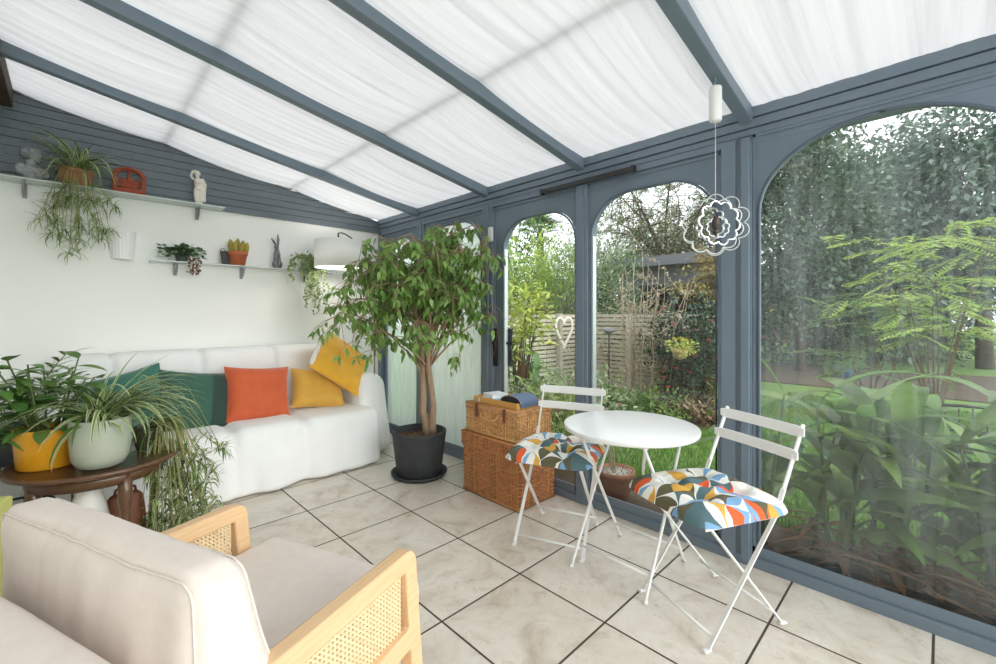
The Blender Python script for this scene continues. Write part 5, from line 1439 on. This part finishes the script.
m_.build('twigs', TWIG, po)

# beyond the big right pane -----------------------------------------------------------
ginger('ginger lily clump with broad leaves right outside the hazy window, nearest the grey post', 2.80, .40, 9, .84, .56, .125, 51)
ginger('ginger lily clump in the middle of the bed outside the hazy window', 2.90, -.06, 9, .82, .60, .13, 52)
ginger('ginger lily clump at the right edge of the photo, outside the hazy window', 2.80, -.45, 9, .74, .60, .135, 53)
def scraps(label, y0, y1, seed):
    rg = random.Random(seed); m_ = MB()
    for i in range(260):
        p = V((rg.uniform(2.5, 2.95), rg.uniform(y0, y1), GZ + .02 + rg.uniform(0, .12))); a = rg.uniform(0, 6.28)
        m_.leaf(p, (math.cos(a) * .5, math.sin(a), rg.uniform(-.3, .5)), (0, 0, 1), rg.uniform(.10, .32), rg.uniform(.012, .04), rg.uniform(.2, 1), 4, .3, 0)
    m_.clamp(0, GX + .125, -1); o = m_.build('fallen_leaves', M('dry_brown_leaf', S(150, 108, 82), .8, S(112, 84, 62), 8, island=.6)); o['kind'] = 'stuff'; return tag(o, label, 'fallen leaves')
scraps('dry brown fallen leaves in the bed along the foot of the hazy window', -.9, .62, 4)
def obelisk(label, c, rz, sz):
    t = thing('garden_bench', label, 'bench', c, rz); t.scale = (sz, sz, sz)
    for x in (-.55, .55):
        for y, h in ((-.2, .42), (.2, .78)): m_ = MB(); m_.tube([(x, y, 0), (x, y, h)], .016, 8); m_.build('leg', BLACKM, t)
        m_ = MB(); m_.tube([(x, -.2, .60), (x, -.2, .42)], .014, 8); m_.tube([(x, -.24, .60), (x, .0, .62), (x, .2, .60)], .016, 8); m_.build('arm', BLACKM, t)
    m_ = MB()
    for k in range(6): m_.box(-.55, .55, -.21 + k * .07, -.16 + k * .07, .40, .42)
    m_.build('seat', BLACKM, t, smooth=False)
    m_ = MB(); m_.tube([(-.55, .2, .76), (.55, .2, .76)], .016, 8); m_.tube([(-.55, .2, .52), (.55, .2, .52)], .012, 8)
    for k in range(11): m_.tube([(-.5 + k * .1, .2, .52), (-.5 + k * .1, .2, .76)], .006, 6)
    m_.build('backrest', BLACKM, t)
p = at(985, 470, 3.05); obelisk('black metal garden bench on the lawn beyond the ginger lilies', (p.x, p.y, GZ), R(-70), .76)

FEATH = LM('mimosa_frond', S(184, 206, 116), .5, .5, .45)
def fronds(label, base, c, r, n, seed, mat):
    rg = random.Random(seed); base = V(base); t = thing('feathery_shrub', label, 'shrub', base); lf = MB(); st = MB(); C_ = []
    for k in range(n):
        a = rg.uniform(0, 6.28); q = V(c) - base + V((rg.gauss(0, r[0] * .5), rg.gauss(0, r[1] * .5), rg.uniform(-r[2], r[2]))); C_.append(q)
        d = V((math.cos(a), math.sin(a), rg.uniform(-.15, .35))).normalized(); p = q.copy(); L = rg.uniform(.35, .6); pts = [p.copy()]
        for j in range(14):
            d = (d + V((0, 0, -.04))).normalized(); p = p + d * L / 14; pts.append(p.copy()); sd = d.cross(V((0, 0, 1))).normalized()
            w = .15 * math.sin(math.pi * (j + 1.5) / 16.5)
            for s in (-1, 1):
                dd = sd * s * .85 + d * .6 + V((0, 0, rg.gauss(-.1, .12))); lf.chip(p, dd, (0, 0, 1), w * rg.uniform(.8, 1.2), .024); lf.chip(p + dd * w * .5, dd + d * .9, (0, 0, 1), w * .5, .016); lf.chip(p + dd * w * .4, dd - d * .5, (0, 0, 1), w * .4, .016)
        st.tube(pts, .003, 4)
    limbs(st, (0, 0, 0), C_[::7], .014); lf.build('foliage', mat, t, smooth=False); st.build('stem', BARKB, t)
p = at(935, 270, 4.6); fronds('tall lime feathery shrub reaching into the right of the hazy window', (p.x, p.y, GZ), (p.x, p.y, 1.55), (.62, .62, .62), 90, 61, FEATH)
p = at(870, 330, 5.6); fronds('lower feathery green shrub left of the lime one in the hazy window', (p.x, p.y, GZ), (p.x, p.y, .95), (.6, .6, .5), 70, 62, LM('fern_frond', S(124, 154, 96), .5, .5, .35))

def tree(name, label, px, t_, zc, r, n, L, W, mat, trunk_r, seed, clumps=40, droop=0, cs=.2, group=None):
    rg = random.Random(seed); p = at(px, 314, t_); t = thing(name, label, 'tree', (p.x, p.y, GZ), 0, group); lf = MB()
    C_ = foliage(lf, (0, 0, zc - GZ), r, n, L, W, clumps, cs, rng=rg, droop=droop); lf.build('foliage', mat, t, smooth=False)
    tr = MB(); tr.tube([(0, 0, 0), (.04, .03, (zc - r[2]) * .6 + .4), (0, 0, zc - GZ)], [trunk_r, trunk_r * .8, trunk_r * .35], 8); limbs(tr, (0, 0, max(.3, zc - r[2] * .8)), C_, trunk_r * .35, .15, rg); tr.build('trunk', BARKD, t)
    return t
tree('broadleaf_tree', 'dense small-leaved tree at the left of the hazy window', 800, 9.5, 3.2, (1.45, 1.45, 2.1), 16000, .12, .085, DARK, .12, 71, 60)
tree('conifer', 'dark conifer in the middle of the hazy window, behind the feathery shrubs', 885, 11.5, 2.9, (1.9, 1.5, 2.9), 17000, .18, .10, CONI, .16, 72, 90, .5)
tree('conifer', 'dark drooping conifer at the right edge of the photo, top of the hazy window', 985, 10.0, 3.9, (1.6, 1.6, 2.2), 13000, .20, .09, CONI, .16, 73, 50, .8)
tree('dark_shrub', 'dark broad shrub at the far lawn edge below the small-leaved tree', 815, 10.5, .95, (1.7, 1.2, 1.2), 6000, .12, .06, LM('deep_leaf', S(62, 82, 62), .5), .06, 74, 40)
tree('dark_shrub', 'dark broad shrub at the far lawn edge behind the garden bench', 930, 12.0, 1.0, (2.2, 1.4, 1.3), 6000, .13, .06, LM('deep_leaf2', S(58, 80, 56), .5), .06, 75, 40)
tree('evergreen_tree', 'large dark evergreen far behind the shed, right side', 742, 14, 2.4, (2.2, 2.0, 2.6), 7500, .2, .08, LM('far_leaf', S(78, 94, 74), .5), .16, 76, 50)
# fine-branched tree over the shed
def airy(label, px, t_, zb, zc, r, seed, nl, mat, bark, nb=70, trunk_r=.09):
    """open crown: a few long limbs, side branches off them, hanging twigs with small leaves"""
    rg = random.Random(seed); p = at(px, 314, t_); t = thing('bare_tree', label, 'tree', (p.x, p.y, GZ)); tr = MB(); lf = MB()
    top = V((0, 0, zb - GZ)); tr.tube([(0, 0, 0), (.03, .02, (zb - GZ) * .5), top], [trunk_r, trunk_r * .85, trunk_r * .7], 10)
    def curve(a, e, bow, n):
        m = a.lerp(e, .5) + V((rg.gauss(0, .12), rg.gauss(0, .12), bow))
        return [a * (1 - u) ** 2 + m * 2 * u * (1 - u) + e * u * u + V((rg.gauss(0, .012), rg.gauss(0, .012), rg.gauss(0, .012))) for u in [j / n for j in range(n + 1)]]
    limbs_ = []
    for k in range(14):
        an = k * 2.4; el = rg.uniform(-.35, 1); e = V((math.cos(an) * r[0], math.sin(an) * r[1], 0)) * rg.uniform(.6, 1) + V((0, 0, zc - GZ + el * r[2]))
        pts = curve(top + V((0, 0, rg.uniform(-.2, .5))), e, rg.uniform(.3, .8), 12); tr.tube(pts, [.04 * (1 - .85 * j / 12) for j in range(13)], 6); limbs_.append(pts)
    for k in range(nb):
        pts = limbs_[rg.randrange(len(limbs_))]; a = pts[rg.randrange(2, 13)]; e = a + V((rg.gauss(0, .55), rg.gauss(0, .55), rg.gauss(-.05, .38)))
        q = curve(a, e, rg.uniform(.05, .2), 7); tr.tube(q, [.012 * (1 - .8 * j / 7) for j in range(8)], 4)
        for j in range(2, 8):
            for z in range(3):
                b0 = q[j]; b1 = b0 + V((rg.gauss(0, .14), rg.gauss(0, .14), rg.gauss(-.09, .12))); tr.tube([b0, b0.lerp(b1, .5) + V((0, 0, .02)), b1], [.005, .0035, .002], 3, cap=False)
                for w in range(nl): lf.chip(b0.lerp(b1, rg.random()) + V((rg.gauss(0, .03), rg.gauss(0, .03), rg.gauss(0, .03))), rv(), rv(), rg.uniform(.035, .065), .028)
    tr.build('trunk', bark, t); lf.build('foliage', mat, t, smooth=False)
airy('fine-branched nearly bare tree spreading over the shed roof', 668, 9.9, 1.9, 3.5, (2.3, 2.3, 1.1), 81, 3, LM('sparse_leaf', S(140, 156, 116), .6, .5, .3), BARKD, 230)
p = at(722, 330, 6.4)
t = thing('maple_tree', 'rusty-leaved maple with a brown trunk at the right of the arched window', 'tree', (p.x, p.y, GZ)); m_ = MB(); rg = random.Random(91); lf = MB()
m_.tube([(0, 0, 0), (.02, .01, .8), (0, .02, 1.5), (.03, .1, 2.4)], [.10, .09, .085, .04], 10)
for k in range(30):
    d = V((-rg.random() * .6 - .0, rg.uniform(-.25, 1), rg.uniform(-.2, .75))).normalized(); e = V((0, 0, 1.6)) + d * rg.uniform(.35, .75); a = V((0, .02, rg.uniform(1.3, 2.0)))
    pts = [a.lerp(e, j / 6) + V((rg.gauss(0, .02), rg.gauss(0, .02), .12 * math.sin(math.pi * j / 6))) for j in range(7)]; m_.tube(pts, [.016, .013, .010, .008, .006, .004, .002], 5)
    for j in range(2, 7):
        for q in range(8): lf.chip(pts[j] + V((rg.gauss(0, .07), rg.gauss(0, .07), rg.gauss(-.02, .04))), V((rg.gauss(0, .7), rg.gauss(0, .7), rg.gauss(-.5, .3))), V((rg.gauss(0, .4), rg.gauss(0, .4), 1)), rg.uniform(.05, .085), .035)
m_.build('trunk', BARKB, t); lf.build('foliage', RUST, t, smooth=False)
# far backdrop trees and hedge closing the garden
tree('hedge_tree', 'mid-green tree behind the bamboo at the left of the door', 505, 12, 1.9, (1.7, 1.5, 1.7), 6000, .15, .06, MIDG, .1, 101)
tree('hedge_tree', 'grey-green tree behind the fence right of the palm', 590, 12.5, 2.2, (1.6, 1.6, 1.6), 6000, .13, .045, OLIVE, .1, 102)
tree('hedge_tree', 'dark tree behind the shed, above its roof on the left', 635, 15, 1.9, (1.9, 1.9, 1.8), 5000, .18, .07, LM('far_leaf2', S(92, 108, 84), .5), .1, 103)
fl = MB(); fl.box(0, 2.2, -2.4, 2.6, 0, 3.0); p = at(835, 300, 18); t = thing('brick_house', 'distant red-brick house glimpsed between the trees in the hazy window', 'house', (p.x, p.y, GZ), R(10))
fl.build('wall', M('red_brick', S(150, 104, 88), .85, S(128, 88, 74), 30), t, smooth=False)
m_ = MB(); prism(m_, [(-2.6, 3.0), (2.8, 3.0), (.1, 4.4)], -.2, 2.4); m_.build('roof', M('tile_roof', S(112, 84, 72), .85, bump=.3, bs=8), t, smooth=False)
p = at(843, 372, 8.6); o = MB(); o.lathe([(0, 0), (.13, 0), (.17, .22), (.18, .24), (.16, .24), (.15, .18), (0, .18)], 24); o = o.build('blue_pot', M('blue_glaze', S(84, 112, 150), .3)); o.location = (p.x, p.y, GZ); tag(o, 'blue glazed pot at the far lawn edge in the hazy window', 'pot')

# ------------------------------------------------------------------ sky, sun, camera
wd = bpy.data.worlds.new('sky'); scene.world = wd; wd.use_nodes = True
nt = wd.node_tree; N = nt.nodes; L = nt.links; N.clear()
out = nd(N, 'ShaderNodeOutputWorld'); bg = nd(N, 'ShaderNodeBackground'); tc = nd(N, 'ShaderNodeTexCoord'); sx = nd(N, 'ShaderNodeSeparateXYZ'); L.new(tc.outputs['Generated'], sx.inputs[0])
c = ramp(N, L, sx.outputs[2], [(.0, (.88, .91, .94)), (.25, (.84, .91, 1.0)), (.6, (.84, .91, 1.0)), (1.0, (.92, .95, 1.0))])
cl = noise_tex(N, L, tc.outputs['Generated'], 2.2, 5, .55, .2)
mr = nd(N, 'ShaderNodeMapRange'); L.new(cl, mr.inputs[0]); mr.inputs[1].default_value = .4; mr.inputs[2].default_value = .6
c = mixcol(N, L, mr.outputs[0], c, (1.0, 1.0, 1.0))
L.new(c, bg.inputs[0]); bg.inputs[1].default_value = SKY
L.new(bg.outputs[0], out.inputs[0])
su = bpy.data.lights.new('sun', 'SUN'); su.energy = SUN; su.angle = R(45); su.color = (1, .985, .965); so = bpy.data.objects.new('sun', su); COL.objects.link(so)
so.rotation_euler = V((.12, -.95, .22)).to_track_quat('Z', 'Y').to_euler()

cam = bpy.data.cameras.new('camera'); co = bpy.data.objects.new('camera', cam); COL.objects.link(co); scene.camera = co
co.location = (0, 0, 1.193); co.rotation_euler = (R(90), 0, R(-44.5)); cam.sensor_width = 36; cam.lens = 437 / 996 * 36; cam.shift_y = -17.8 / 996; cam.clip_start = .02; cam.clip_end = 200
scene.view_settings.view_transform = 'Standard'; scene.view_settings.look = 'None'; scene.view_settings.gamma = 1; scene.view_settings.exposure = EXPO
scene.cycles.max_bounces = 10; scene.cycles.diffuse_bounces = 6; scene.cycles.transparent_max_bounces = 24; scene.cycles.transmission_bounces = 6
